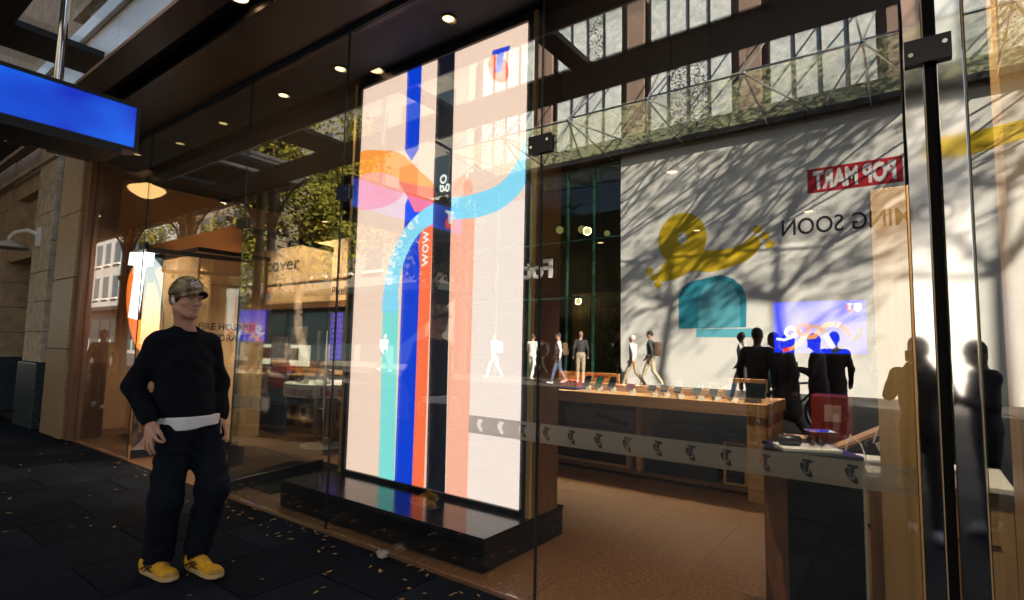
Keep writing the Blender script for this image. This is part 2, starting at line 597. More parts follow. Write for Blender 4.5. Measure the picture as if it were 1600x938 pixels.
pave = tag(MB().box(-40, 14, -2.2, GY - 0.03, -0.011, -0.0105).build('pavement', M['joint']), None, None, None, 'structure')
CW, SL = 0.62, 0.93
slab_mesh = None
nx = 0
for ci in range(-30, 7):
    x0 = ci * CW
    off = 0.47 if ci % 2 else 0.0
    y = GY - 0.035
    first = True
    while y > -2.15:
        ln = (SL - off if (first and off) else SL)
        y1 = max(-2.19, y - ln)
        first = False
        a, b_ = (x0 + 0.003, x0 + CW - 0.003), (y1 + 0.003, y - 0.003)
        w_, l_ = a[1] - a[0], b_[1] - b_[0]
        m_ = MB()
        e = 0.004
        zt = 0.0 + random.uniform(-0.0018, 0.0018)
        m_.add([(-w_ / 2, -l_ / 2, -0.03), (w_ / 2, -l_ / 2, -0.03), (w_ / 2, l_ / 2, -0.03), (-w_ / 2, l_ / 2, -0.03),
                (-w_ / 2, -l_ / 2, -e), (w_ / 2, -l_ / 2, -e), (w_ / 2, l_ / 2, -e), (-w_ / 2, l_ / 2, -e),
                (-w_ / 2 + e, -l_ / 2 + e, 0), (w_ / 2 - e, -l_ / 2 + e, 0), (w_ / 2 - e, l_ / 2 - e, 0), (-w_ / 2 + e, l_ / 2 - e, 0)],
               [(0, 1, 5, 4), (1, 2, 6, 5), (2, 3, 7, 6), (3, 0, 4, 7), (4, 5, 9, 8), (5, 6, 10, 9), (6, 7, 11, 10), (7, 4, 8, 11), (8, 9, 10, 11)])
        if l_ > 0.1:
            ob = m_.build('paving_slab', M['slab'])
            ob.parent = pave
            ob.location = ((a[0] + a[1]) / 2, (b_[0] + b_[1]) / 2, zt)
            nx += 1
        y = y1

struct('shop_floor', MB().box(-10.6, 3.2, GY - 0.03, 10.2, -0.04, 0.001), M['terrazzo'])

# ------------------------------------------------------------------ the shop: shell, canopy
shop = thing('shop_building', 'phone shop building with a tall glass front and dark ceiling inside', 'building', (-3, GY, 0))
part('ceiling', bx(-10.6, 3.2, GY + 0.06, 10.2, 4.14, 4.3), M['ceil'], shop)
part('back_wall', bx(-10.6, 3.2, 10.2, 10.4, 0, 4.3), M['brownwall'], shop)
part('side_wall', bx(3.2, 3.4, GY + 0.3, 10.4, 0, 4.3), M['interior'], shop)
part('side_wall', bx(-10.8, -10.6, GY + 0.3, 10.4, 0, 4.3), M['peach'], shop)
part('upper_wall', bx(-11.0, 5, GY + 0.05, GY + 0.6, 4.3, 12.0), M['stone'], shop)
part('shade_casting_wall', bx(5.001, 48, GY + 0.05, GY + 0.6, 4.3, 16.5), M['stone'], shop)  # unseen wall, raised and drawn out so its shadow darkens the street
part('roof', bx(-11.0, 48, GY + 0.6, 14, 11.7, 12.0), M['blackmatte'], shop)
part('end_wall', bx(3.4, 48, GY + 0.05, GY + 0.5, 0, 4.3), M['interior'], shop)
part('rear_wall', bx(-11, 48, 13.7, 14, 0, 11.7), M['blackmatte'], shop)
part('bulkhead', bx(-9.9, 3.2, GY - 0.01, GY + 0.055, 4.06, 4.3), M['beam'], shop)
for z0, d_ in ((5.25, 0.16), (5.45, 0.10), (6.7, 0.2)):
    part('cornice', bx(-11.05, 34, GY + 0.05 - d_, GY + 0.048, z0, z0 + 0.13), M['stone2'], shop)
for i in range(12):
    x = -10.6 + i * 1.3
    part('pilaster', bx(x, x + 0.28, GY - 0.04, GY + 0.047, 5.6, 6.68), M['stone2'], shop)
    w_ = part('upper_window', bx(x + 0.45, x + 1.15, GY + 0.02, GY + 0.046, 5.7, 6.6), M['darkgranite'], shop)
    part('window_bar', bx(x + 0.78, x + 0.82, GY - 0.01, GY + 0.019, 5.7, 6.6), M['stone2'], w_)
for k, z in enumerate((6.05, 6.2, 6.35)):
    part('pipe', MB().tube([(-9.9, GY - 0.1 - 0.03 * k, z), (-8.3, GY - 0.1 - 0.03 * k, z - 0.12)], 0.03), mat('rust_pipe', (0.22, 0.07, 0.035), 0.7), shop)

canopy = thing('street_canopy', 'charcoal street canopy with open glazed bays above the shop front', 'canopy', (-3, 1.6, 4.1))
XA, XB = -9.9, 6.0
joints_x = [-9.9, -7.9, -5.45, -3.0, -0.55, 1.9, 6.0]
for a_, b2 in zip(joints_x[:-1], joints_x[1:]):
    part('soffit_panel', bx(a_ + 0.004, b2 - 0.004, 2.10, GY - 0.02, 4.10, 4.14), M['soffit'], canopy)
part('lamp_groove', bx(XA, XB, 1.90, 2.10, 4.20, 4.24), M['blackmatte'], canopy)
part('groove_cheek', bx(XA, XB, 2.10, 2.115, 4.141, 4.24), M['blackmatte'], canopy)
part('inner_beam', bx(XA, XB, 1.67, 1.90, 4.10, 4.58), M['beam'], canopy)
part('outer_beam', bx(XA, XB, 0.50, 1.00, 4.10, 4.15), M['beam'], canopy)
fx = [-9.9, -8.2, -5.75, -3.3, -0.85, 1.6, 6.0]
for a_, b2 in zip(fx[:-1], fx[1:]):
    part('fascia_panel', bx(a_ + 0.004, b2 - 0.004, 1.645, 1.669, 4.102, 4.44), M['fascia'], canopy)
part('fascia_rail', bx(XA, XB, 1.60, 1.669, 4.45, 4.60), M['fascia'], canopy)
CROSS = [(-9.9, -9.55), (-8.05, -7.75), (-6.62, -6.08), (-4.28, -4.1), (-2.55, -2.36), (-0.8, -0.6), (1.0, 1.2), (2.8, 3.0), (4.6, 4.8)]
for a_, b2 in CROSS:
    part('cross_beam', bx(a_, b2, 1.0, 1.645, 4.102, 4.16), M['beam'], canopy)
for (a_, b2), (c_, d_) in zip(CROSS[:-1], CROSS[1:]):
    part('glazing', bx(b2 + 0.003, c_ - 0.003, 1.003, 1.598, 4.46, 4.472), M['roofglass'], canopy)


def lamp_light(name, loc, power, radius=0.06, color=(1, 0.76, 0.52), parent=None, spot=None, aim=None):
    ld = bpy.data.lights.new(name, 'SPOT' if spot else 'POINT')
    ld.energy = power
    ld.color = color
    ld.shadow_soft_size = radius
    if spot:
        ld.spot_size = math.radians(spot)
        ld.spot_blend = 0.7
    o = bpy.data.objects.new(name, ld)
    COL.objects.link(o)
    o.location = loc
    if aim is not None:
        o.rotation_euler = (Vector(loc) - Vector(aim)).to_track_quat('Z', 'Y').to_euler()
    if parent:
        o.parent = parent
        o.matrix_parent_inverse = parent.matrix_basis.inverted()
    return o


def downlight(x, y, z, label, m, power=0.0, r=0.055, group='ceiling downlights', spot=110):
    t = thing('downlight', label, 'downlight', (x, y, z), 0, group)
    ring = MB()
    ring.lathe([(r * 1.35, 0.0), (r * 1.35, -0.012), (r, -0.012), (r, 0.0)], (x, y, z), 20)
    part('trim_ring', ring, M['black'], t, smooth='auto')
    part('lens', MB().lathe([(0.001, 0.0), (r * 0.96, 0.0), (r * 0.96, -0.006), (0.001, -0.008)], (x, y, z - 0.002), 20), m, t)
    if power:
        lamp_light('downlight_beam', (x, y, z - 0.06), power, 0.05, parent=t, spot=spot, aim=(x, y, 0))
    return t


downlight(-4.25, 1.99, 4.2, 'bright round downlight recessed in the canopy groove', M['hotlamp'], 6.0, 0.07, 'canopy downlights')
for i, x in enumerate((-2.99, -4.43, -5.43, -6.77, -7.98, -1.5, -0.15, -9.0)):
    downlight(x, 2.80 if i == 6 else 3.08 if i < 6 else 2.92, 4.14, ['downlight just above the glowing screen', 'second downlight left of the screen top', 'third downlight along the shop ceiling edge', 'fourth downlight along the shop ceiling edge', 'leftmost downlight along the shop ceiling edge', 'downlight right of the glowing screen', 'added downlight brightening the oak panel by the posts', 'added downlight brightening the big white and orange logo sign'][i], M['hotlamp'] if i < 3 else M['dimlamp'], (16, 16, 16, 16, 16, 24, 170, 110)[i], 0.05, spot=85 if i < 6 else 75)  # last two are added lamps to brighten oak panel, logo sign and cupboard

# pier, stone neighbour
pier = thing('stone_pier', 'pale limestone pier with speckled granite foot at the shop edge', 'pier', (-10.4, 2.6, 0))
for k, (z0, z1, m_) in enumerate(((0, 1.28, 'granite'), (1.29, 2.35, 'granite'), (2.36, 3.35, 'pier'), (3.36, 4.6, 'pier'))):
    part('stone_block', bx(-10.92, -9.95, 2.56, 3.0, z0, z1), M[m_], pier, bevel=0.008)
part('dark_return', bx(-9.945, -9.72, 2.60, 3.0, 0, 4.1), M['walnut'], pier)

nb = thing('stone_building', 'old sandstone building with a deep doorway left of the shop', 'building', (-14, GY, 0))
part('backing_wall', bx(-40, -11.3, GY + 0.9, GY + 1.2, 0, 9), M['stone'], nb)
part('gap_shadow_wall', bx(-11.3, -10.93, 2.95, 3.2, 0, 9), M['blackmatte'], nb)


def stone_run(x0, x1, y0, y1, rows, mname, bw, name='stone_block'):
    for r, (za, zb) in enumerate(rows):
        x = x0
        k = 0
        while x < x1 - 0.01:
            w = bw * (0.5 if (k == 0 and r % 2) else 1.0)
            xe = min(x1, x + w)
            if x1 - xe < 0.25:
                xe = x1
            part(name, bx(x + 0.004, xe - 0.004, y0 + random.uniform(-0.004, 0.004), y1, za + 0.004, zb - 0.004), M[mname], nb, bevel=0.006)
            x = xe
            k += 1


stone_run(-12.35, -11.32, GY - 0.10, GY + 0.9, [(1.05 + i * 0.5, 1.55 + i * 0.5) for i in range(7)] + [(4.55, 5.0)], 'stone2', 1.1)
part('granite_foot', bx(-12.4, -11.3, GY - 0.14, GY + 0.9, 0, 1.04), M['darkgranite'], nb, bevel=0.01)
stone_run(-14.6, -12.36, GY + 0.0, GY + 0.25, [(4.15, 4.58), (4.58, 5.0)], 'stone', 1.1)
part('recessed_panel', bx(-14.2, -12.36, GY + 0.16, GY + 0.24, 3.05, 4.14), M['stone'], nb)
part('panel_frame', bx(-14.6, -14.2, GY + 0.0, GY + 0.25, 2.95, 4.145), M['stone'], nb)
part('door_head', bx(-14.6, -12.36, GY + 0.02, GY + 0.9, 2.93, 3.045), M['stone'], nb)
stone_run(-14.6, -12.37, GY + 0.75, GY + 0.9, [(1.26 + i * 0.42, 1.68 + i * 0.42) for i in range(4)], 'stone', 1.3)
part('dark_dado', bx(-14.6, -12.36, GY + 0.72, GY + 0.9, 0, 1.25), M['blackgloss'], nb)
stone_run(-24, -14.61, GY - 0.02, GY + 0.9, [(1.05 + i * 0.5, 1.55 + i * 0.5) for i in range(7)] + [(4.55, 5.0)], 'stone', 1.2)
part('granite_foot', bx(-24, -14.6, GY - 0.06, GY + 0.9, 0, 1.04), M['darkgranite'], nb, bevel=0.01)
part('moulding', bx(-24, -11.3, GY - 0.16, GY - 0.11, 4.45, 4.52), M['stone2'], nb)
part('upper_wall', bx(-40, -11.02, GY + 0.05, GY + 0.9, 5.3, 11), M['stone'], nb)
for i in range(4):
    part('upper_cornice', bx(-40, -11.02, GY - 0.1 - 0.05 * i, GY + 0.049, 5.45 + 0.1 * i, 5.5 + 0.1 * i), M['stone2'], nb)

dp = tag(MB().tube([(-11.12, 2.72, 0), (-11.12, 2.72, 3.55), (-11.12, 2.66, 3.7), (-11.12, 2.66, 4.9)], 0.055, 12).build('downpipe', M['blackmatte'], smooth='auto'), 'dark downpipe in the gap between limestone pier and sandstone wall', 'downpipe')
for z in (1.4, 3.5):
    part('pipe_clip', MB().lathe([(0.07, 0), (0.07, 0.06)], (-11.12, 2.715, z), 12), M['chrome'], dp)
dp.data.materials[0] = M['blackmatte']

wl = thing('wall_lamp', 'white swan neck wall lamp over the stone doorway', 'wall lamp', (-12.3, 2.5, 3.1))
part('bracket', bx(-12.0, -11.9, 2.52, 2.57, 3.0, 3.32), M['white'], wl)
part('arm', MB().tube([(-11.95, 2.54, 3.2), (-12.15, 2.45, 3.28), (-12.5, 2.36, 3.27), (-12.66, 2.32, 3.2), (-12.68, 2.32, 3.12)], 0.035, 10), M['white'], wl, smooth=True)
part('shade', MB().lathe([(0.03, 0.1), (0.1, 0.08), (0.26, 0.0), (0.27, -0.04), (0.25, -0.04), (0.05, 0.03)], (-12.68, 2.32, 3.04), 24), M['sill'], wl, smooth=True)

ip = thing('intercom_panel', 'small black intercom plate on the stone doorway wall', 'intercom', (-14.4, 3.4, 1.6))
part('plate', bx(-15.0 + 0.55, -14.1, GY + 0.72, GY + 0.745, 1.42, 1.72), M['black'], ip)
part('button', MB().lathe([(0.03, 0), (0.03, -0.01)], (-14.28, GY + 0.719, 1.52), 12, 'y'), M['chrome'], ip)
sb = thing('red_sign_box', 'dark red box lettered SE low in the stone doorway', 'sign', (-13.6, 3.3, 1.1))
part('box', bx(-14.05, -12.9, GY + 0.62, GY + 0.718, 0.82, 1.22), M['fire_red'], sb)
text('lettering', 'SE', 0.17, (-13.62, GY + 0.615, 0.96), (1, 0, 0), (0, 0, 1), M['white'], sb, bold=0.004)

# verandah of the neighbour (seen above the stone wall and in the glass)
ver = thing('iron_verandah', 'old verandah with paired cast iron columns beside the stone building', 'verandah', (-15, -1, 0))
part('soffit', bx(-45, -11.0, -1.3, GY - 0.2, 5.02, 5.08), M['verandah'], ver)
part('front_fascia', bx(-45, -11.0, -1.45, -1.30, 4.95, 5.4), M['sill'], ver)
part('end_fascia', bx(-11.0, -10.9, -1.45, GY - 0.2, 4.98, 5.32), M['sill'], ver)
part('end_cap', bx(-11.02, -10.85, -1.5, GY - 0.2, 5.33, 5.4), M['sill'], ver)
for i, x in enumerate(np.arange(-11.6, -44, -4.1)):
    for dx in (0.0, -0.5):
        prof = [(0.17, 0), (0.17, 0.25), (0.13, 0.3), (0.11, 0.36), (0.10, 1.0), (0.095, 3.3), (0.14, 3.36), (0.14, 3.46), (0.09, 3.5), (0.085, 4.6), (0.12, 4.66), (0.12, 4.8), (0.08, 4.84), (0.08, 4.95)]
        part('column', MB().lathe(prof, (x + dx, -1.15, 0), 14), M['ironwork'], ver, smooth='auto')
    for sgn, xs in ((-1, x - 0.5), (1, x)):
        arc = [(xs + sgn * 1.35 * (1 - math.cos(a)) , -1.15, 3.5 + 1.42 * math.sin(a)) for a in np.linspace(0.05, math.pi / 2, 10)]
        br = part('bracket', MB().tube(arc, 0.035, 6), M['ironwork'], ver)
        lace = MB()
        for k in range(7):
            a = 0.25 + k * 0.17
            cx, cz = xs + sgn * (1.35 * (1 - math.cos(a)) * 0.55 + 0.02), 3.5 + 1.42 * math.sin(a) + 0.02
            ring = [(cx + 0.09 * math.cos(q), -1.15, min(4.93, cz + 0.09 * math.sin(q))) for q in np.linspace(0, 2 * math.pi, 9)]
            lace.tube(ring, 0.014, 4)
        part('iron_lace', lace, M['ironwork'], br)

for i, x in enumerate((-13.4, -17.5, -21.6)):
    pl = thing('pendant_lamp', ['glowing schoolhouse pendant lamp nearest the verandah end', 'glowing schoolhouse pendant lamp in the middle of the verandah', 'farthest glowing schoolhouse pendant lamp under the verandah'][i], 'lamp', (x, 0.75, 5.02), 0, 'verandah pendant lamps')
    part('rod', MB().tube([(x, 0.75, 5.02), (x, 0.75, 4.86)], 0.05, 10), M['black'], pl)
    part('shade', MB().lathe([(0.09, 0.0), (0.12, -0.02), (0.34, -0.10), (0.36, -0.14), (0.28, -0.22), (0.14, -0.30), (0.01, -0.31)], (x, 0.75, 4.86), 24), M['ceilinglamp'], pl, smooth=True)

# blade sign hung from the canopy
bs = thing('blade_sign', 'long blue glowing lightbox sign hung under the canopy', 'sign', (-5.05, 0.5, 3.2))
BZ0, BZ1, BX = 3.00, 3.33, -5.05
part('case', bx(BX - 0.16, BX, -0.26, 1.64, BZ0 - 0.03, BZ1 + 0.03), M['black'], bs)
part('lit_face', bx(BX + 0.001, BX + 0.012, -0.23, 1.61, BZ0, BZ1), None or emit('blue_lightbox', (0.0, 0.10, 0.85), 0.20, 0.4), bs)
_b = bpy.data.materials['blue_lightbox']
_n = _b.node_tree
_tc = _n.nodes.new('ShaderNodeTexCoord')
_no = _n.nodes.new('ShaderNodeTexNoise')
_no.inputs['Scale'].default_value = 2.2
_no.inputs['Detail'].default_value = 1
_n.links.new(_tc.outputs['Object'], _no.inputs['Vector'])
_cr = _n.nodes.new('ShaderNodeValToRGB')
_cr.color_ramp.elements[0].color = (0.0, 0.03, 0.62, 1)
_cr.color_ramp.elements[1].color = (0.0, 0.15, 1.0, 1)
_cr.color_ramp.elements[0].position = 0.38
_cr.color_ramp.elements[1].position = 0.62
_n.links.new(_no.outputs['Fac'], _cr.inputs[0])
_n.links.new(_cr.outputs[0], _n.nodes['Principled BSDF'].inputs['Emission Color'])
part('frame', bx(BX + 0.001, BX + 0.02, -0.26, 1.64, BZ1 + 0.002, BZ1 + 0.03), M['black'], bs)
part('frame', bx(BX + 0.001, BX + 0.02, -0.26, 1.64, BZ0 - 0.03, BZ0 - 0.002), M['black'], bs)
part('frame', bx(BX + 0.001, BX + 0.02, 1.612, 1.64, BZ0, BZ1), M['black'], bs)
part('tray', bx(BX - 0.3, BX + 0.1, -0.2, 1.5, BZ0 - 0.10, BZ0 - 0.04), M['beam'], bs)
logo((BX + 0.012, -0.10, BZ0 + 0.04), (0, -1, 0) if False else (0, 1, 0), (0, 0, 1), 0.2, 0.25, emit('logo_white', (1, 1, 1), 0.3), emit('logo_red', (0.9, 0.06, 0.02), 0.3), bs)
hp = tag(MB().tube([(BX - 0.08, 1.12, BZ1 + 0.03), (BX - 0.08, 1.12, 5.6)], 0.03, 14).build('hanging_pole', M['chrome'], smooth='auto'), 'bright chrome pole holding up the blue lightbox sign', 'pole')
hp = tag(MB().tube([(BX - 0.08, -0.1, BZ1 + 0.03), (BX - 0.08, -0.1, 4.2), (BX - 0.08, 0.6, 4.25)], 0.04, 12).build('hanging_pole', M['chrome'], smooth='auto'), 'bent chrome pole at the far end of the blue lightbox sign', 'pole')

# ------------------------------------------------------------------ glass front
GT = 0.012


front = thing('glazed_shopfront', 'frameless floor to ceiling glass front of the phone shop', 'shop front', (-3, GY, 0))


def pane(x0, x1, z0=0.012, z1=4.06, y=GY):
    t = part('glass_pane', bx(x0 + 0.004, x1 - 0.004, y, y + GT, z0, z1), M['glass'], front)
    for xx in (x0 + 0.001, x1 - 0.004):
        part('sealed_edge', bx(xx, xx + 0.003, y - 0.0005, y + GT + 0.0005, z0, z1), M['glass_edge'], t)
    return t


PA = pane(-9.70, -7.75)
PB = pane(-5.30, -3.74)
PC = pane(-3.735, -1.78)
PD = pane(-1.775, -0.004)
PE = pane(0.197, 2.4)
PF = pane(2.405, 5.0)
PT = pane(-7.745, -5.305, 2.62, 4.06)


def patch(x, z, par, w=0.16, h=0.11, off=0.0):
    m_ = MB().box(x - w / 2, x + w / 2, GY - 0.022 - off, GY - 0.001 - off, z - h / 2, z + h / 2)
    for dx in (-0.36 * w, 0.36 * w):
        m_.lathe([(0.009, 0), (0.009, -0.006)], (x + dx, GY - 0.0221 - off, z + dx * 0.25), 10, 'y', 1)
    part('clamp_plate', m_, [M['black'], M['chrome']], par)
    part('clamp_plate', bx(x - w / 2, x + w / 2, GY + GT + 0.001, GY + GT + 0.022, z - h / 2, z + h / 2), M['black'], par)


patch(-3.70, 2.68, PB)
patch(-1.78, 2.68, PC)
patch(0.082, 2.66, PD, 0.15, 0.10, 0.036)
patch(-7.75, 2.62, PA, 0.2, 0.09)
patch(-5.30, 2.62, PT, 0.2, 0.09)

for (a_, b2, lab) in ((0.002, 0.066, 'narrow mirror steel post left of the dark door gap'), (0.108, 0.19, 'wide mirror steel post right of the dark door gap')):
    t = thing('steel_post', lab, 'post', (a_, GY, 0), 0, 'mirror steel door posts')
    part('post_body', bx(a_, b2, GY - 0.035, GY + 0.06, 0, 4.08), M['steel'], t, bevel=0.003)
    part('post_seal', bx(b2 + 0.0005, b2 + 0.004, GY - 0.034, GY + 0.05, 0, 4.08), M['paleoak'], t)
    part('foot_plate', bx(a_ - 0.002, b2 + 0.002, GY - 0.037, GY + 0.062, 0, 0.02), M['black'], t)
tag(bx(0.071, 0.104, GY + 0.0, GY + 0.05, 0, 4.08).build('door_gap_strip', M['blackmatte']), 'black vertical strip between the two mirror steel posts', 'strip')


def strip(x0, x1, z0, z1, par, n, y):
    """frosted safety band with the logo left clear"""
    cu = bpy.data.curves.new('band', 'CURVE')
    cu.dimensions = '2D'
    cu.fill_mode = 'BOTH'

    def spl(pts):
        s = cu.splines.new('POLY')
        s.points.add(len(pts) - 1)
        for p, q in zip(s.points, pts):
            p.co = (q[0], q[1], 0, 1)
        s.use_cyclic_u = True
    spl([(x0, z0), (x1, z0), (x1, z1), (x0, z1)])
    h = (z1 - z0) * 0.70
    w = h * 0.66
    for xc in n:
        if x0 + w * 0.6 < xc < x1 - w * 0.6:
            for P in (LOGO_T, LOGO_O):
                spl([(xc + (p[0] - 0.5) * w, z0 + (z1 - z0) * 0.15 + p[1] * h) for p in P])
    tmp = bpy.data.objects.new('tmp', cu)
    COL.objects.link(tmp)
    bpy.context.view_layer.update()
    me = bpy.data.meshes.new_from_object(tmp.evaluated_get(bpy.context.evaluated_depsgraph_get()))
    bpy.data.objects.remove(tmp)
    me.transform(Matrix(((1, 0, 0, 0), (0, 0, 0, y), (0, 1, 0, 0), (0, 0, 0, 1))))
    me.materials.clear()
    me.materials.append(M['frost'])
    me.name = 'frosted_band'
    o = bpy.data.objects.new('frosted_band', me)
    COL.objects.link(o)
    adopt(o, par)
    return o


LX = [-2.22 + 0.166 * i for i in range(14)]
strip(-2.31, -1.79, 0.905, 1.015, PC, LX, GY + GT + 0.002)
strip(-1.765, -0.006, 0.905, 1.015, PD, LX, GY + GT + 0.002)
strip(-5.29, -4.68, 0.83, 0.95, PB, [-5.15, -4.98, -4.81], GY + GT + 0.002)

# door leaves standing open inwards
for (hx, hy, ex_, ey_, lab) in ((-7.72, GY + 0.03, -7.45, GY + 1.2, 'left glass door leaf swung open into the shop'), (-5.36, GY + 0.04, -5.60, GY + 1.25, 'right glass door leaf swung open with steel pull handle')):
    L = math.hypot(ex_ - hx, ey_ - hy)
    ang = math.atan2(ey_ - hy, ex_ - hx)
    t = thing('glass_door', lab, 'door', (hx, hy, 0), ang, 'open glass shop doors')
    part('sheet', bx(0, L, 0, 0.012, 0.11, 2.55), M['glass'], t, True)
    part('bottom_rail', bx(-0.002, L + 0.002, -0.012, 0.024, 0.012, 0.109), M['black'], t, True)
    part('top_rail', bx(-0.002, L + 0.002, -0.012, 0.024, 2.551, 2.61), M['black'], t, True)
    hd = part('pull_handle', MB().tube([(L - 0.08, -0.06, 0.55), (L - 0.08, -0.06, 1.6)], 0.017, 12), M['chrome'], t, True, smooth='auto')
    part('handle_stud', MB().tube([(L - 0.08, -0.06, 0.7), (L - 0.08, 0.0, 0.7)], 0.01, 8), M['chrome'], hd, True)
    part('handle_stud', MB().tube([(L - 0.08, -0.06, 1.45), (L - 0.08, 0.0, 1.45)], 0.01, 8), M['chrome'], hd, True)

gr = thing('entrance_grating', 'black entrance mat grating set in the floor by the doors', 'grating', (-6.4, 3.4, 0))
part('mat_tray', bx(-7.6, -5.0, 2.95, 4.15, 0.002, 0.006), M['blackmatte'], gr)
for i in range(40):
    part('grating_bar', bx(-7.55, -5.05, 2.97 + i * 0.0295, 2.98 + i * 0.0295, 0.0065, 0.013), M['beam'], gr)

# ------------------------------------------------------------------ screen totem on its black plinth
pl_ = thing('black_plinth', 'low black plinth under the tall glowing screen', 'plinth', (-3.45, 3.3, 0))
part('body', bx(-4.63, -2.27, 2.82, 3.80, 0.003, 0.205), M['blackgloss'], pl_, bevel=0.006)
part('top_plate', bx(-4.635, -2.265, 2.815, 3.805, 0.206, 0.222), M['blackgloss'], pl_, bevel=0.003)

tot = thing('screen_totem', 'tall glowing advertising screen with coloured ribbons on a black plinth', 'screen', (-3.4, 3.4, 0.222))
SX0, SX1, SZ0, SZ1, SY = -4.42, -2.37, 0.26, 4.03, 3.35
part('cabinet', bx(SX0 - 0.04, SX1 + 0.04, SY + 0.012, SY + 0.34, 0.2235, 4.09), M['black'], tot)
part('bezel', bx(SX1 + 0.002, SX1 + 0.055, SY - 0.012, SY + 0.011, 0.2235, 4.09), M['black'], tot)
part('bezel', bx(SX0 - 0.055, SX0 - 0.002, SY - 0.012, SY + 0.011, 0.2235, 4.09), M['black'], tot)
part('bezel', bx(SX0 - 0.002, SX1 + 0.002, SY - 0.012, SY + 0.011, 0.2235, SZ0 - 0.002), M['black'], tot)
part('bezel', bx(SX0 - 0.002, SX1 + 0.002, SY - 0.012, SY + 0.011, SZ1 + 0.002, 4.09), M['black'], tot)
part('oak_edge', bx(SX1 + 0.058, SX1 + 0.095, SY - 0.015, SY + 0.012, 0.2235, 4.09), M['paleoak'], tot)
part('oak_edge', bx(SX0 - 0.095, SX0 - 0.058, SY - 0.015, SY + 0.012, 0.2235, 4.09), M['paleoak'], tot)
part('side_cheek', bx(SX1 + 0.042, SX1 + 0.10, SY + 0.0125, SY + 0.36, 0.2235, 4.09), M['walnut'], tot)
part('side_cheek', bx(SX0 - 0.10, SX0 - 0.042, SY + 0.0125, SY + 0.36, 0.2235, 4.09), M['walnut'], tot)

LS = 0.50
LED = {
    'pale': led('led_pale', (1.0, 0.68, 0.55), LS * 0.92), 'white': led('led_white', (1.0, 0.79, 0.72), LS * 0.95),
    'teal': led('led_teal', (0.22, 0.70, 0.66), LS), 'blue': led('led_blue', (0.0, 0.045, 0.62), LS),
    'red': led('led_red', (1.0, 0.16, 0.06), LS), 'coral': led('led_coral', (1.0, 0.44, 0.31), LS),
    'orange': led('led_orange', (1.0, 0.32, 0.05), LS), 'pink': led('led_pink', (1.0, 0.38, 0.30), LS),
    'salmon': led('led_salmon', (0.95, 0.16, 0.10), LS), 'aqua': led('led_aqua', (0.25, 0.66, 0.88), LS),
    'ink': led('led_black', (0.004, 0.005, 0.01), LS), 'letter': led('led_letter', (1.0, 0.97, 0.92), LS * 0.9)}
_layer = [0]


def sc(name, pts, m):
    _layer[0] += 1
    y = SY + 0.0115 - 0.0009 * _layer[0]
    P = [(SX0 + u * (SX1 - SX0), y, SZ0 + v * (SZ1 - SZ0)) for u, v in pts]
    return part(name, MB().sheet(P), LED[m], tot)


def rect(a, b_, c_, d_):
    return [(a, c_), (b_, c_), (b_, d_), (a, d_)]


def smooth_poly(pts, n=4):
    out = []
    k = len(pts)
    for i in range(k):
        p0, p1, p2, p3 = [np.array(pts[(i + j) % k]) for j in (-1, 0, 1, 2)]
        for t in np.linspace(0, 1, n, endpoint=False):
            out.append(tuple(0.5 * ((2 * p1) + (-p0 + p2) * t + (2 * p0 - 5 * p1 + 4 * p2 - p3) * t * t + (-p0 + 3 * p1 - 3 * p2 + p3) * t ** 3)))
    return [(min(1, max(0, a)), min(1, max(0, b_))) for a, b_ in out]


sc('picture_ground', rect(0, 1, 0, 1), 'pale')
sc('picture_panel', rect(0.75, 1, 0, 0.62), 'white')
sc('blue_ribbon', [(0.315, 1), (0.41, 1), (0.41, 0.79), (0.365, 0.765), (0.32, 0.795)], 'blue')
sc('blue_ribbon', [(0.335, 0), (0.445, 0), (0.445, 0.64), (0.385, 0.70), (0.335, 0.66)], 'blue')
sc('orange_ribbon', smooth_poly([(0, 0.825), (0.13, 0.818), (0.29, 0.792), (0.42, 0.735), (0.515, 0.69), (0.515, 0.645), (0.40, 0.69), (0.29, 0.722), (0.16, 0.755), (0, 0.765)]), 'orange')
sc('pink_ribbon', smooth_poly([(0, 0.757), (0.15, 0.757), (0.285, 0.728), (0.33, 0.70), (0.29, 0.675), (0.175, 0.663), (0, 0.675)]), 'pink')
sc('salmon_ribbon', [(0.285, 0.722), (0.40, 0.702), (0.515, 0.683), (0.515, 0.63), (0.40, 0.635), (0.36, 0.668)], 'salmon')
sc('red_ribbon', [(0.445, 0), (0.515, 0), (0.515, 0.615), (0.455, 0.60), (0.43, 0.56), (0.445, 0.50)], 'red')
sc('coral_ribbon', [(0.64, 0), (0.75, 0), (0.75, 0.60), (0.73, 0.68), (0.69, 0.70), (0.62, 0.69)], 'coral')
sc('teal_ribbon', [(0.235, 0), (0.335, 0), (0.32, 0.42), (0.215, 0.42)], 'teal')
sc('teal_ribbon', smooth_poly([(0.215, 0.40), (0.225, 0.47), (0.265, 0.54), (0.35, 0.602), (0.454, 0.636), (0.58, 0.652), (0.74, 0.650), (0.873, 0.662), (0.956, 0.70), (1.0, 0.745), (1.0, 0.655), (0.907, 0.612), (0.78, 0.597), (0.64, 0.600), (0.51, 0.598), (0.41, 0.568), (0.335, 0.505), (0.315, 0.44), (0.32, 0.40)]), 'aqua')
sc('black_ribbon', [(0.53, 0), (0.635, 0), (0.62, 0.69), (0.615, 1.0), (0.512, 1.0), (0.515, 0.69)], 'ink')
_layer[0] += 1
yy = SY + 0.0115 - 0.0009 * _layer[0] - 0.001


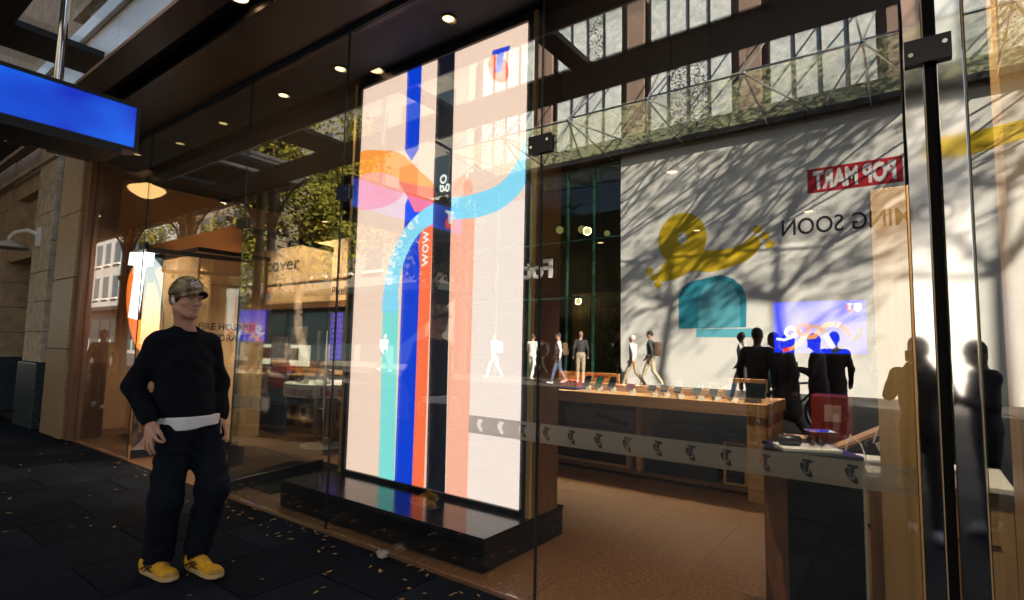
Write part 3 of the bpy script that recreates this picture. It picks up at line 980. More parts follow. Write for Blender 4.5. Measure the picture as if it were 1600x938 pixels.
def stext(s, u, v, size, ang, m='letter', bold=0.004):
    o = (SX0 + u * (SX1 - SX0), yy, SZ0 + v * (SZ1 - SZ0))
    ex = (math.cos(ang), 0, math.sin(ang))
    ey = (-math.sin(ang), 0, math.cos(ang))
    return text('lettering', s, size, o, ex, ey, LED[m], tot, bold=bold)


stext('wow', 0.495, 0.50, 0.16, math.pi / 2, bold=0.001)
stext('go', 0.590, 0.668, 0.17, math.pi / 2, bold=0.002)
arc = [(0.25, 0.46, 1.45), (0.255, 0.487, 1.40), (0.262, 0.505, 1.28), (0.275, 0.53, 1.18), (0.297, 0.548, 1.0), (0.325, 0.57, 0.9), (0.36, 0.588, 0.75), (0.40, 0.602, 0.6)]
for ch, (u, v, a) in zip('discover', arc):
    stext(ch, u + 0.02, v, 0.15, a, bold=0.002)
logo((SX0 + 0.80 * (SX1 - SX0), yy, SZ0 + 0.888 * (SZ1 - SZ0)), (1, 0, 0), (0, 0, 1), 0.235, 0.29, LED['blue'], LED['red'], tot)


# ------------------------------------------------------------------ shop interior, right side
bench = thing('phone_bench', 'long oak bench carrying a row of display phones', 'bench', (-2.7, 6.2, 0))
part('top', bx(-5.2, -1.17, 5.72, 6.72, 0.826, 0.95), M['oakx'], bench, bevel=0.006)
part('end_panel', bx(-1.36, -1.19, 5.78, 6.66, 0.002, 0.825), M['oakx'], bench)
part('end_panel', bx(-5.18, -5.02, 5.78, 6.66, 0.002, 0.825), M['oakx'], bench)
part('divider', bx(-2.62, -2.56, 6.0, 6.66, 0.05, 0.825), M['oakx'], bench)
part('shelf', bx(-5.0, -1.37, 6.0, 6.66, 0.03, 0.07), M['walnut'], bench)
part('kick', bx(-5.0, -1.37, 6.1, 6.5, 0.002, 0.03), M['blackmatte'], bench)
part('riser', bx(-3.4, -1.40, 6.12, 6.3, 0.952, 1.03), M['oakx'], bench)
part('back_board', bx(-4.6, -3.0, 6.33, 6.37, 0.952, 1.15), M['peach'], bench)
text('lettering', 'devices', 0.07, (-3.35, 6.325, 1.09), (1, 0, 0), (0, 0, 1), M['red'], bench, bold=0.001)
part('sign_block', bx(-1.62, -1.26, 6.14, 6.28, 1.032, 1.17), M['oakx'], bench)
part('red_mark', bx(-1.36, -1.29, 6.135, 6.139, 1.06, 1.13), M['red'], bench)

screens = [mat('phone_screen_%d' % i, c, 0.12) for i, c in enumerate(((0.006, 0.008, 0.012), (0.01, 0.06, 0.06), (0.05, 0.05, 0.055), (0.10, 0.02, 0.06), (0.02, 0.05, 0.11)))]
PX = [-3.21, -3.05, -2.88, -2.64, -2.38, -2.24, -2.09, -1.88, -1.71, -1.54]
wh = ['leftmost phone on the oak bench', 'second phone from the left on the oak bench', 'third phone from the left on the oak bench', 'fourth phone from the left, purple screen, on the oak bench', 'fifth phone from the left on the oak bench', 'sixth phone from the left on the oak bench', 'seventh phone from the left on the oak bench', 'green screened phone third from the right on the oak bench', 'dark phone second from the right on the oak bench', 'blue screened phone at the right end of the oak bench']
sci = [0, 1, 0, 3, 0, 2, 2, 1, 0, 4]


def handset(name, label, cat, x, y, z, w, l, m, tilt=0.9, group=None):
    t = thing(name, label, cat, (x, y, z), 0, group)
    st = MB().box(-w * 0.3, w * 0.3, -0.015, 0.045, 0.0, 0.055)
    part('stand', st, M['white'], t, True, bevel=0.004)
    c, s = math.cos(tilt), math.sin(tilt)
    ex, ey, ez = (1, 0, 0), (0, c, s), (0, -s, c)
    rr = 0.012
    pts = []
    for (sx, sy, a0) in ((1, 1, 0), (-1, 1, 90), (-1, -1, 180), (1, -1, 270)):
        for q in (0, 30, 60, 90):
            a = math.radians(a0 + q)
            pts.append((sx * (w / 2 - rr) + rr * math.cos(a), sy * (l / 2 - rr) + rr * math.sin(a)))
    o = (0, 0.012 - 0.02, 0.055 + l / 2 * s * 0.9)
    part('body', MB().prism(pts, o, ex, ey, ez, 0.008), M['black'], t, True)
    pin = [(p[0] * 0.92, p[1] * 0.95) for p in pts]
    part('display', MB().prism(pin, np.array(o) + np.array(ez) * 0.0085, ex, ey, ez, 0.0008), m, t, True)
    return t


for i, x in enumerate(PX):
    part('price_card', MB().prism([(-0.03, 0), (0.03, 0), (0.03, 0.045), (-0.03, 0.045)], (x + 0.065, 5.80, 0.951), (1, 0, 0), (0, 0.5, 0.86), (0, -0.86, 0.5), 0.002), M['white'], bench)
for x, lab, k in zip(PX, wh, sci):
    handset('display_phone', lab, 'phone', x, 5.92, 0.951, 0.085, 0.16, screens[k], group='phones along the oak bench')
handset('display_tablet', 'wide dark tablet at the right end of the oak bench', 'tablet', -1.33, 5.90, 0.951, 0.27, 0.18, screens[0])
for i, x in enumerate((-1.95, -1.82, -1.70)):
    handset('watch_display', ['left', 'middle', 'right'][i] + ' small watch stand behind the phones on the bench', 'watch stand', x, 6.22, 1.031, 0.07, 0.06, screens[0], 0.5)
basket = thing('accessory_tray', 'red and blue tray of bright accessories at the bench left end', 'tray', (-3.48, 5.98, 0.951))
part('tray', bx(-3.62, -3.34, 5.86, 6.1, 0.951, 0.985), mat('tray_blue', (0.02, 0.07, 0.35), 0.5), basket)
for i in range(5):
    part('packet', bx(-3.61 + i * 0.055, -3.565 + i * 0.055, 5.88, 6.08, 0.986, 1.06 + 0.01 * (i % 2)), mat('packet_%d' % i, ((0.6, 0.05, 0.02), (0.7, 0.22, 0.03), (0.6, 0.04, 0.03), (0.7, 0.12, 0.05), (0.5, 0.03, 0.03))[i], 0.4), basket)


def carton(name, label, x0, x1, z0, z1, y0, y1, m, win=None, group='cartons under the oak bench'):
    t = thing(name, label, 'carton', ((x0 + x1) / 2, (y0 + y1) / 2, z0), 0, group)
    part('carton_body', bx(x0, x1, y0, y1, z0, z1), m, t, bevel=0.003)
    if win:
        part('printed_panel', bx(x0 + win, x1 - win, y0 - 0.002, y0 - 0.0005, z0 + win, z1 - win), M['black'], t)
    return t


card = mat('brown_card', (0.42, 0.25, 0.13), 0.7, var=0.08, scale=4)
greyc = mat('grey_card', (0.14, 0.13, 0.12), 0.6, var=0.1, scale=5)
darkc = mat('dark_card', (0.02, 0.024, 0.03), 0.5, var=0.2, scale=4)
carton('carton', 'brown framed television carton standing under the oak bench', -3.75, -2.72, 0.075, 0.47, 6.03, 6.12, card, 0.035)
c_ = carton('carton', 'large grey soundbar carton behind the television carton', -3.65, -2.66, 0.075, 0.72, 6.14, 6.3, greyc)
part('soundbar_print', MB().prism([(0, 0), (0.42, -0.09), (0.42, -0.03), (0, 0.05)], (-3.2, 6.138, 0.62), (1, 0, 0), (0, 0, 1), (0, -1, 0), 0.001), M['black'], c_)
carton('carton', 'long dark carton in the right bay under the oak bench', -2.53, -1.72, 0.075, 0.36, 6.03, 6.3, darkc)
carton('carton', 'shorter dark carton on top in the right bay of the bench', -2.45, -1.85, 0.362, 0.62, 6.06, 6.3, darkc)
carton('carton', 'brown speaker carton with black front under the bench end', -1.66, -1.42, 0.075, 0.52, 6.03, 6.25, card, 0.03)
carton('carton', 'speaker carton with round cone standing right of the bench', -1.12, -0.90, 0.002, 0.62, 6.1, 6.35, card, 0.03, None)
carton('carton', 'small tan carton hanging under the bench left end', -4.05, -3.82, 0.60, 0.82, 6.0, 6.2, card)
carton('carton', 'dark carton at the far left under the oak bench', -4.7, -3.9, 0.075, 0.5, 6.05, 6.3, darkc)

# black rotated podium with earphone tray
pod = thing('black_podium', 'black podium turned towards the window with a picture side', 'podium', (-0.46, 3.2, 0), 0)
N_, R_, L_ = np.array((-0.53, 3.05)), np.array((-0.225, 3.205)), np.array((-0.71, 3.39))
quad = [N_, R_, R_ + L_ - N_, L_]
part('body', MB().prism([tuple(q) for q in quad], (0, 0, 0.004), (1, 0, 0), (0, 1, 0), (0, 0, 1), 0.93), M['blackmatte'], pod, bevel=0.003)
cen = sum(quad) / 4
part('top', MB().prism([tuple(cen + (q - cen) * 1.03) for q in quad], (0, 0, 0.935), (1, 0, 0), (0, 1, 0), (0, 0, 1), 0.018), M['black'], pod)
nl = (L_ - N_) / np.linalg.norm(L_ - N_)
nn = np.array((-nl[1], nl[0]))
if nn @ (cen - N_) > 0:
    nn = -nn
o3 = (N_[0] + nn[0] * 0.002, N_[1] + nn[1] * 0.002, 0.02)
LW = float(np.linalg.norm(L_ - N_))
part('picture_panel', MB().prism([(0.004, 0.0), (LW - 0.004, 0.0), (LW - 0.004, 0.9), (0.004, 0.9)], o3, (nl[0], nl[1], 0), (0, 0, 1), (nn[0], nn[1], 0), 0.001), mat('picture_brown', (0.09, 0.035, 0.025), 0.4, var=0.5, scale=5), pod)
part('picture_figure', MB().prism([(0.02, 0.0), (0.2, 0.0), (0.36, 0.15), (0.36, 0.55), (0.22, 0.35), (0.1, 0.3)], (o3[0] + nn[0] * 0.0015, o3[1] + nn[1] * 0.0015, 0.12), (nl[0], nl[1], 0), (0, 0, 1), (nn[0], nn[1], 0), 0.001), mat('picture_tan', (0.34, 0.14, 0.08), 0.4, var=0.5, scale=6), pod)
nr = (R_ - N_) / np.linalg.norm(R_ - N_)
part('edge_trim', MB().prism([(-0.001, -0.008), (0.012, -0.008), (0.012, 0.93), (-0.001, 0.93)], (R_[0], R_[1] - 0.004, 0.004), (nr[0], nr[1], 0), (0, 0, 1), (nr[1], -nr[0], 0), 0.004), M['sill'], pod)

tr_ = thing('earphone_tray', 'white tray with dark earphone case on the black podium', 'tray', (-0.47, 3.23, 0.954), math.atan2(nr[1], nr[0]))
part('tray', bx(-0.14, 0.14, -0.09, 0.09, 0, 0.018), M['white'], tr_, True, bevel=0.003)
part('earphone_case', MB().lathe([(0.005, -0.06), (0.024, -0.05), (0.026, 0.0), (0.024, 0.05), (0.005, 0.06)], (-0.08, 0.0, 0.045), 14, 'x'), M['black'], tr_, True, smooth=True)
for dx in (0.03, 0.075):
    eb = part('earbud', MB().lathe([(0.004, 0.0), (0.017, 0.006), (0.017, 0.018), (0.005, 0.028)], (dx, 0.01, 0.02), 12), M['black'], tr_, True, smooth=True)
    part('ear_hook', MB().tube([(dx + 0.022 * math.cos(a), 0.01, 0.045 + 0.022 * math.sin(a)) for a in np.linspace(-0.6, 3.4, 9)], 0.003, 6), M['black'], eb, True)
cov = thing('clear_cover', 'clear plastic cover over the earbuds on the podium tray', 'cover', (-0.42, 3.25, 0.973), math.atan2(nr[1], nr[0]))
cm = MB()
cm.box(-0.05, 0.075, -0.045, -0.0435, 0, 0.08).box(-0.05, 0.075, 0.0435, 0.045, 0, 0.08).box(-0.0515, -0.05, -0.045, 0.045, 0, 0.08).box(0.075, 0.0765, -0.045, 0.045, 0, 0.08).box(-0.0515, 0.0765, -0.045, 0.045, 0.0805, 0.082)
part('shell', cm, glass('acrylic', 0.06, (0.97, 0.97, 0.97)), cov, True)
part('rim', MB().tube([(-0.05, -0.045, 0.081), (0.0765, -0.045, 0.081), (0.0765, 0.045, 0.081), (-0.05, 0.045, 0.081), (-0.05, -0.045, 0.081)], 0.0016, 5), M['sill'], cov, True)

# white desk with tilted handset rack, oak screens
dk = thing('white_display_desk', 'white desk behind the oak panel near the podium', 'desk', (-0.15, 3.75, 0))
part('body', bx(-0.42, 0.35, 3.55, 4.1, 0.003, 0.80), M['oak'], dk)
part('top', bx(-0.44, 0.36, 3.53, 4.12, 0.801, 0.83), M['white'], dk, bevel=0.004)
part('groove', bx(-0.41, 0.3, 3.545, 3.549, 0.55, 0.556), M['black'], dk)
rk = thing('handset_rack', 'tilted rack of wired black handsets on the white desk', 'rack', (-0.17, 3.8, 0.831), 0.25)
part('leg', MB().tube([(0.06, 0.0, 0.0), (-0.02, 0.0, 0.17)], 0.035, 12), M['white'], rk, True, smooth='auto')
part('leg', MB().tube([(0.12, 0.05, 0.0), (0.05, 0.05, 0.19)], 0.03, 12), M['white'], rk, True, smooth='auto')
part('back_plate', MB().prism([(-0.26, 0.02), (0.22, 0.275), (0.22, 0.295), (-0.26, 0.04)], (0, -0.05, 0.03), (1, 0, 0), (0, 0, 1), (0, 1, 0), 0.12), M['oakx'], rk, True)
for k in range(3):
    h_ = part('handset', MB().prism([(-0.24 + k * 0.155, 0.02 + k * 0.082), (-0.11 + k * 0.155, 0.089 + k * 0.082), (-0.12 + k * 0.155, 0.112 + k * 0.082), (-0.25 + k * 0.155, 0.043 + k * 0.082)], (0.0, -0.075, 0.005), (1, 0, 0), (0, 0, 1), (0, 1, 0), 0.024), M['black'], rk, True)
    part('wire', MB().tube([(-0.2 + k * 0.14, -0.09, 0.06 + k * 0.07), (-0.17 + k * 0.14, -0.11, 0.17 + k * 0.06), (-0.12 + k * 0.14, -0.1, 0.12 + k * 0.05), (-0.08 + k * 0.14, -0.08, 0.0)], 0.0045, 6), M['white'], h_, True, smooth=True)

op = thing('oak_panel', 'upright oak veneer panel just behind the glass by the posts', 'panel', (-0.04, 3.1, 0))
part('board', bx(-0.16, 0.068, 3.38, 3.41, 0.003, 2.32), M['oak'], op, bevel=0.002)
part('bright_edge', bx(0.0685, 0.073, 3.379, 3.411, 0.003, 2.32), M['steel'], op)
part('side_board', bx(-0.215, -0.1605, 3.415, 3.44, 0.003, 0.82), M['walnut'], op)
oc = thing('oak_column', 'oak clad column behind the glass at the right edge', 'column', (0.42, 3.0, 0))
for z0, z1 in ((0.003, 1.2), (1.205, 2.4), (2.405, 4.1)):
    part('cladding', bx(0.325, 0.62, 2.95, 3.25, z0, z1), M['oak'], oc)
part('spine', bx(0.33, 0.61, 2.96, 3.24, 0.004, 4.1), M['black'], oc)

# blue advert screen on the back
bl = thing('wall_screen', 'bright blue advertising screen with running knotted legs on the shop wall', 'screen', (-0.95, 8.0, 1.5))
BX0, BX1, BZ_0, BZ_1, BY = -1.52, -0.47, 1.46, 2.13, 8.0
part('case', bx(BX0 - 0.03, BX1 + 0.2, BY + 0.004, BY + 0.08, BZ_0 - 0.03, BZ_1 + 0.03), M['black'], bl)
ES = 0.62
part('picture', bx(BX0, BX1, BY, BY + 0.003, BZ_0, BZ_1), emit('advert_blue', (0.001, 0.018, 0.62), ES), bl)
EC = {k: emit('advert_' + k, c, ES * 0.9) for k, c in dict(red=(0.75, 0.03, 0.03), tan=(0.75, 0.27, 0.10), brown=(0.30, 0.07, 0.03), white=(0.9, 0.85, 0.82), ink=(0.02, 0.025, 0.03)).items()}


def limb(pts, w, m, k):
    """a flat ribbon through u,v points on the advert"""
    P = [np.array((BX0 + u * (BX1 - BX0), BZ_0 + v * (BZ_1 - BZ_0))) for u, v in pts]
    Lp, Rp = [], []
    for i, p in enumerate(P):
        t = P[min(i + 1, len(P) - 1)] - P[max(0, i - 1)]
        t = t / np.linalg.norm(t)
        n = np.array((-t[1], t[0])) * w / 2
        Lp.append(p + n)
        Rp.append(p - n)
    mb = MB()
    y = BY - 0.0006 * k
    vs = [(q[0], y, q[1]) for q in Lp] + [(q[0], y, q[1]) for q in Rp]
    n_ = len(P)
    mb.add(vs, [(i, i + 1, n_ + i + 1, n_ + i) for i in range(n_ - 1)])
    return part('printed_limb', mb, EC[m], bl)


def arcp(cx, cy, r, a0, a1, n=14):
    return [(cx + r * 0.66 * math.cos(a), cy + r * math.sin(a)) for a in np.linspace(a0, a1, n)]


limb([(0.03, 0.27), (0.12, 0.25), (0.2, 0.3)], 0.035, 'white', 1)
limb(arcp(0.2, 0.40, 0.09, 0, 6.283), 0.045, 'white', 2)
limb([(0.2, 0.33), (0.26, 0.36), (0.32, 0.42)], 0.04, 'white', 3)
limb(arcp(0.34, 0.45, 0.10, 0, 6.283), 0.06, 'red', 4)
limb([(0.34, 0.33), (0.30, 0.20), (0.2, 0.08), (0.12, 0.05)], 0.05, 'tan', 5)
limb([(0.17, 0.075), (0.1, 0.04)], 0.05, 'red', 6)
limb([(0.38, 0.30), (0.46, 0.32), (0.52, 0.44), (0.6, 0.55), (0.68, 0.55)], 0.06, 'tan', 7)
limb([(0.4, 0.50), (0.48, 0.52), (0.56, 0.42), (0.60, 0.32)], 0.055, 'brown', 8)
limb([(0.58, 0.36), (0.66, 0.10)], 0.06, 'white', 9)
limb([(0.64, 0.02), (0.70, 0.08), (0.76, 0.14)], 0.055, 'ink', 10)
limb([(0.68, 0.55), (0.75, 0.52), (0.84, 0.33)], 0.065, 'red', 11)
limb([(0.71, 0.545), (0.725, 0.53)], 0.065, 'white', 12)
limb([(0.85, 0.22), (0.92, 0.33), (0.96, 0.48)], 0.06, 'ink', 13)
logo((BX0 + 0.80 * (BX1 - BX0), BY - 0.009, BZ_0 + 0.78 * (BZ_1 - BZ_0)), (1, 0, 0), (0, 0, 1), 0.075, 0.11, EC['white'], EC['red'], bl)
part('badge', MB().prism([(0, 0.11), (0.08, 0.11), (0.08, 0.03), (0.04, 0.0), (0, 0.03)], (BX0 + 0.90 * (BX1 - BX0) - 0.02, BY - 0.010, BZ_0 + 0.78 * (BZ_1 - BZ_0)), (1, 0, 0), (0, 0, 1), (0, -1, 0), 0.001), EC['white'], bl)
gw = thing('green_wall', 'strip of dark leafy plants beside the blue wall screen', 'green wall', (-0.35, 8.0, 1.3))
gm = MB()
for i in range(260):
    c = np.array((random.uniform(-0.44, -0.18), random.uniform(7.85, 7.97), random.uniform(1.2, 2.2)))
    a, b_ = RNG.normal(size=3), RNG.normal(size=3)
    a, b_ = a / np.linalg.norm(a) * 0.035, b_ / np.linalg.norm(b_) * 0.02
    gm.sheet([c - a, c + b_, c + a, c - b_])
part('foliage', gm, M['leaf'], gw)
part('backing', bx(-0.445, -0.17, 7.98, 8.02, 1.1, 2.3), M['blackmatte'], gw)
rb = thing('red_sale_stand', 'dark red display stand with a pale price card', 'stand', (-0.75, 7.0, 0))
part('body', bx(-0.95, -0.55, 6.9, 7.3, 0.003, 1.0), M['fire_red'], rb, bevel=0.01)
part('price_card', bx(-0.82, -0.66, 6.895, 6.899, 0.72, 0.9), mat('price_card', (0.35, 0.2, 0.17), 0.5), rb)

# inner ceiling lamps in the depth of the shop
for i, (x, y, z) in enumerate(((-4.4, 6.6, 2.9), (-3.3, 6.4, 2.85), (-2.0, 6.3, 2.85), (-0.8, 6.0, 2.85), (-1.6, 4.4, 2.95), (-6.8, 4.6, 3.2), (-8.6, 4.0, 3.6), (-6.2, 6.2, 3.2))):  # open-floor and discover-wall spots are added to brighten those areas
    t = thing('pendant_spot', ['spot lamp hanging over the bench left end', 'spot lamp hanging over the left half of the bench', 'spot lamp hanging over the right half of the bench', 'spot lamp hanging right of the oak bench', 'added spot lamp brightening the open floor by the window', 'spot lamp hanging over the round white table', 'added spot lamp brightening the discover wall', 'spot lamp hanging behind the glowing screen'][i], 'spot lamp', (x, y, z), 0, 'hanging spot lamps inside the shop')
    part('cord', MB().tube([(x, y, 4.14), (x, y, z + 0.1)], 0.006, 6), M['black'], t)
    part('shade', MB().lathe([(0.02, 0.1), (0.06, 0.09), (0.065, 0.0), (0.055, 0.0), (0.05, 0.05), (0.01, 0.06)], (x, y, z), 16), M['black'], t, smooth='auto')
    part('bulb', MB().lathe([(0.005, 0.04), (0.04, 0.03), (0.045, 0.012), (0.005, 0.005)], (x, y, z), 12), M['hotlamp'], t, smooth=True)
    lamp_light('spot_beam', (x, y, z - 0.02), (120, 120, 120, 30, 30, 110, 150, 30)[i], 0.05, (1.0, 0.78, 0.54), t, (92, 92, 92, 100, 100, 110, 105, 100)[i], (x, y + (0, 0, 0, 0, 0.2, 0.1, 1.5, 0)[i], (0, 0, 0, 0, 0, 0, 2.1, 0)[i]))


# ------------------------------------------------------------------ shop interior, left side
hy = thing('hydrant_cupboard', 'peach clad cupboard lettered for the fire hose reel', 'cupboard', (-9.2, 3.8, 0))
part('body', bx(-10.5, -8.25, 3.55, 4.6, 0.003, 2.74), M['peach'], hy)
part('cap', bx(-10.52, -8.23, 3.53, 4.62, 2.742, 2.80), M['black'], hy)
part('panel_joint', bx(-8.2495, -8.2475, 3.56, 4.6, 2.28, 2.286), M['ink'], hy)
for s, z in (('FIRE HOSE REEL', 1.62), ('& HYDRANT', 1.46)):
    text('lettering', s, 0.135, (-8.246, 3.60, z), (0, 1, 0), (0, 0, 1), M['ink'], hy, bold=0.004)

tl = thing('logo_sign', 'big white letter and orange oval logo sign inside the shop', 'sign', (-8.8, 3.0, 1.3))
LOx, LOz, LW_, LH_ = -9.42, 1.36, 1.10, 1.36
wT, oO = emit('sign_white', (1, 0.97, 0.92), 1.0), emit('sign_orange', (1.0, 0.17, 0.015), 0.62)
Pq = lambda pts: [(p[0] * LW_, p[1] * LH_) for p in pts]
part('oval', MB().prism(Pq(LOGO_OVAL), (LOx, 3.06, LOz), (1, 0, 0), (0, 0, 1), (0, 1, 0), 0.09), [oO], tl)
part('oval_rim', MB().prism([(p[0] * 1.015 - 0.008, p[1] * 1.015 - 0.008) for p in Pq(LOGO_OVAL)], (LOx, 3.155, LOz), (1, 0, 0), (0, 0, 1), (0, 1, 0), 0.05), M['chrome'], tl)
part('letter', MB().prism(Pq(LOGO_T), (LOx, 2.99, LOz), (1, 0, 0), (0, 0, 1), (0, 1, 0), 0.02), wT, tl)
part('letter_side', MB().prism(Pq(LOGO_T), (LOx, 3.0105, LOz), (1, 0, 0), (0, 0, 1), (0, 1, 0), 0.12), M['soffit'], tl)
part('post', bx(-8.9, -8.84, 3.1, 3.16, 0.003, 1.5), M['chrome'], tl)

dw = thing('discover_wall', 'peach display wall with Discover lettering and shelves', 'display wall', (-8.6, 5.6, 0))
part('band', bx(-11.2, -6.6, 5.5, 5.62, 2.55, 3.2), M['peach'], dw)
text('lettering', 'Discover', 0.36, (-10.6, 5.495, 2.78), (1, 0, 0), (0, 0, 1), M['ink'], dw, bold=0.003, width=1.75)
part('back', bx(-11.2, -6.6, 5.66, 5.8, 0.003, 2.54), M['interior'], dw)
part('left_post', bx(-10.25, -10.1, 5.42, 5.64, 0.003, 2.54), M['oak'], dw)
part('lintel', bx(-10.1, -6.6, 5.44, 5.64, 2.16, 2.48), M['peach'], dw)
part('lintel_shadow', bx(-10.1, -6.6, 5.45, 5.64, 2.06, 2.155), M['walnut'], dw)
text('lettering', 'Pixel', 0.2, (-7.75, 5.435, 2.25), (1, 0, 0), (0, 0, 1), M['ink'], dw, bold=0.002)
gcols = ((0.75, 0.06, 0.04), (0.8, 0.45, 0.02), (0.05, 0.4, 0.1), (0.05, 0.15, 0.7))
for k in range(4):
    a0 = [0.55, 2.5, 3.7, 5.1][k]
    a1 = [2.5, 3.7, 5.1, 6.28][k]
    part('round_mark', MB().tube([(-9.72 + 0.085 * math.cos(a), 5.43, 2.32 + 0.085 * math.sin(a)) for a in np.linspace(a0, a1, 8)], 0.018, 6), mat('mark_%d' % k, gcols[k], 0.4), dw)
part('mark_bar', bx(-9.72, -9.63, 5.42, 5.44, 2.305, 2.335), bpy.data.materials['mark_3'], dw)
for z in (1.02, 0.60, 0.22):
    part('shelf', bx(-10.1, -6.6, 5.2, 5.655, z - 0.04, z), M['oakx'], dw)
part('shelf_foot', bx(-10.1, -6.6, 5.22, 5.655, 0.003, 0.175), M['walnut'], dw)
sgrid = emit('screen_pale', (1.0, 0.85, 0.62), 0.5)
sviolet = emit('screen_violet', (0.22, 0.10, 0.9), 0.45)
sdim = emit('screen_teal', (0.03, 0.08, 0.10), 0.14)

ws = thing('shelf_screen', 'dark teal wall screen with violet lettering on the discover wall', 'screen', (-8.4, 5.6, 1.5))
part('case', bx(-9.75, -7.0, 5.60, 5.65, 1.12, 2.02), M['black'], ws)
part('picture', bx(-9.72, -7.03, 5.594, 5.599, 1.15, 1.99), sdim, ws)
for i in range(9):
    text('lettering', 'LAYERS', 0.10, (-7.95, 5.59, 1.9 - i * 0.088), (1, 0, 0), (0, 0, 1), sviolet, ws, bold=0.002)
part('poster_shape', bx(-9.3, -8.6, 5.588, 5.592, 1.15, 1.75), mat('poster_grey', (0.25, 0.22, 0.19), 0.5), ws)
for i, (x, c) in enumerate(((-9.75, (0.7, 0.2, 0.03)), (-8.92, (0.45, 0.35, 0.25)))):
    t = thing('photo_frame_screen', ['small pale screen with orange picture on the shelf', 'small pale screen with beach picture on the shelf'][i], 'screen', (x + 0.35, 5.4, 1.03), 0, 'small screens on the discover shelf')
    part('panel', bx(x, x + 0.72, 5.38, 5.40, 1.06, 1.42), sgrid, t)
    part('picture', bx(x + 0.06, x + 0.42, 5.372, 5.378, 1.16, 1.36), mat('pic_%d' % i, c, 0.4), t)
    part('foot', bx(x + 0.2, x + 0.5, 5.34, 5.44, 1.021, 1.059), M['black'], t)
ORD = ['first', 'second', 'third', 'fourth', 'fifth', 'sixth', 'seventh', 'eighth', 'ninth', 'tenth', 'eleventh']
for i in range(10):
    x = -9.9 + i * 0.31
    t = thing('product_box', 'boxed accessory, %s from the left on the upper discover shelf' % ORD[i], 'box', (x, 5.4, 0.6), 0, 'accessory boxes on the upper discover shelf')
    h_ = 0.2 + 0.05 * ((i * 7) % 4)
    part('box_body', bx(x, x + 0.24, 5.3, 5.5, 0.601, 0.601 + h_), [M['white'], card, darkc, M['white']][i % 4], t)
    part('box_print', bx(x + 0.07, x + 0.17, 5.296, 5.299, 0.64, 0.66 + h_ * 0.4), M['ink'], t)
for i in range(11):
    x = -9.95 + i * 0.29
    t = thing('product_box', 'boxed speaker, %s from the left on the lower discover shelf' % ORD[i], 'box', (x, 5.4, 0.22), 0, 'speaker boxes on the lower discover shelf')
    part('box_body', bx(x, x + 0.25, 5.26, 5.5, 0.221, 0.45), [M['white'], card][i % 2], t)
    part('box_print', MB().lathe([(0.07, 0), (0.07, -0.004)], (x + 0.125, 5.259, 0.33), 14, 'y'), M['ink'], t)

rt = thing('round_table', 'round white display table lettered Galaxy on a ribbed pedestal', 'table', (-6.82, 4.78, 0))
part('base', MB().lathe([(0.32, 0.0), (0.32, 0.015), (0.12, 0.03)], (-6.82, 4.78, 0.003), 32), M['white'], rt, smooth='auto')
part('pedestal', MB().lathe([(0.12, 0.034), (0.12, 0.72)], (-6.82, 4.78, 0), 24), M['chrome'], rt, smooth='auto')
for k in range(18):
    a = 2 * math.pi * k / 18
    part('pedestal_rib', MB().tube([(-6.82 + 0.145 * math.cos(a), 4.78 + 0.145 * math.sin(a), 0.14), (-6.82 + 0.145 * math.cos(a), 4.78 + 0.145 * math.sin(a), 0.72)], 0.018, 6), M['oak'], rt)
part('drum', MB().lathe([(0.56, 0.72), (0.57, 0.725), (0.57, 0.895), (0.56, 0.90)], (-6.82, 4.78, 0), 48), M['white'], rt, smooth='auto')
lets = 'Samsung Galaxy S25'
for i, ch in enumerate(lets):
    if ch == ' ':
        continue
    a = -1.85 + i * 0.135
    c, s = math.cos(a), math.sin(a)
    text('lettering', ch, 0.165, (-6.82 + 0.573 * c, 4.78 + 0.573 * s, 0.755), (-s, c, 0), (0, 0, 1), M['red'], rt, bold=0.001)
for i, (dx, dy) in enumerate(((-0.25, -0.3), (0.05, -0.38), (0.3, -0.2), (-0.05, 0.0))):
    handset('display_phone', ['left phone on the round white table', 'front phone on the round white table', 'right phone on the round white table', 'rear phone on the round white table'][i], 'phone', -6.82 + dx, 4.78 + dy, 0.901, 0.085, 0.17, screens[i % 3], 0.8, 'phones on the round table')

ps = thing('poster_stand', 'tall blue and white poster standing in the shop entrance', 'poster', (-8.3, 4.9, 0))
part('panel', bx(-8.55, -8.05, 4.9, 4.94, 0.003, 1.95), mat('poster_blue', (0.03, 0.07, 0.14), 0.4), ps)
part('poster_head', bx(-8.52, -8.08, 4.894, 4.899, 1.62, 1.92), mat('poster_teal', (0.03, 0.16, 0.22), 0.4), ps)
part('poster_band', bx(-8.52, -8.08, 4.894, 4.899, 1.1, 1.55), mat('poster_pink', (0.5, 0.35, 0.30), 0.4, var=0.5, scale=6), ps)
part('poster_foot', bx(-8.52, -8.08, 4.894, 4.899, 0.75, 1.02), mat('poster_red', (0.45, 0.04, 0.04), 0.4), ps)

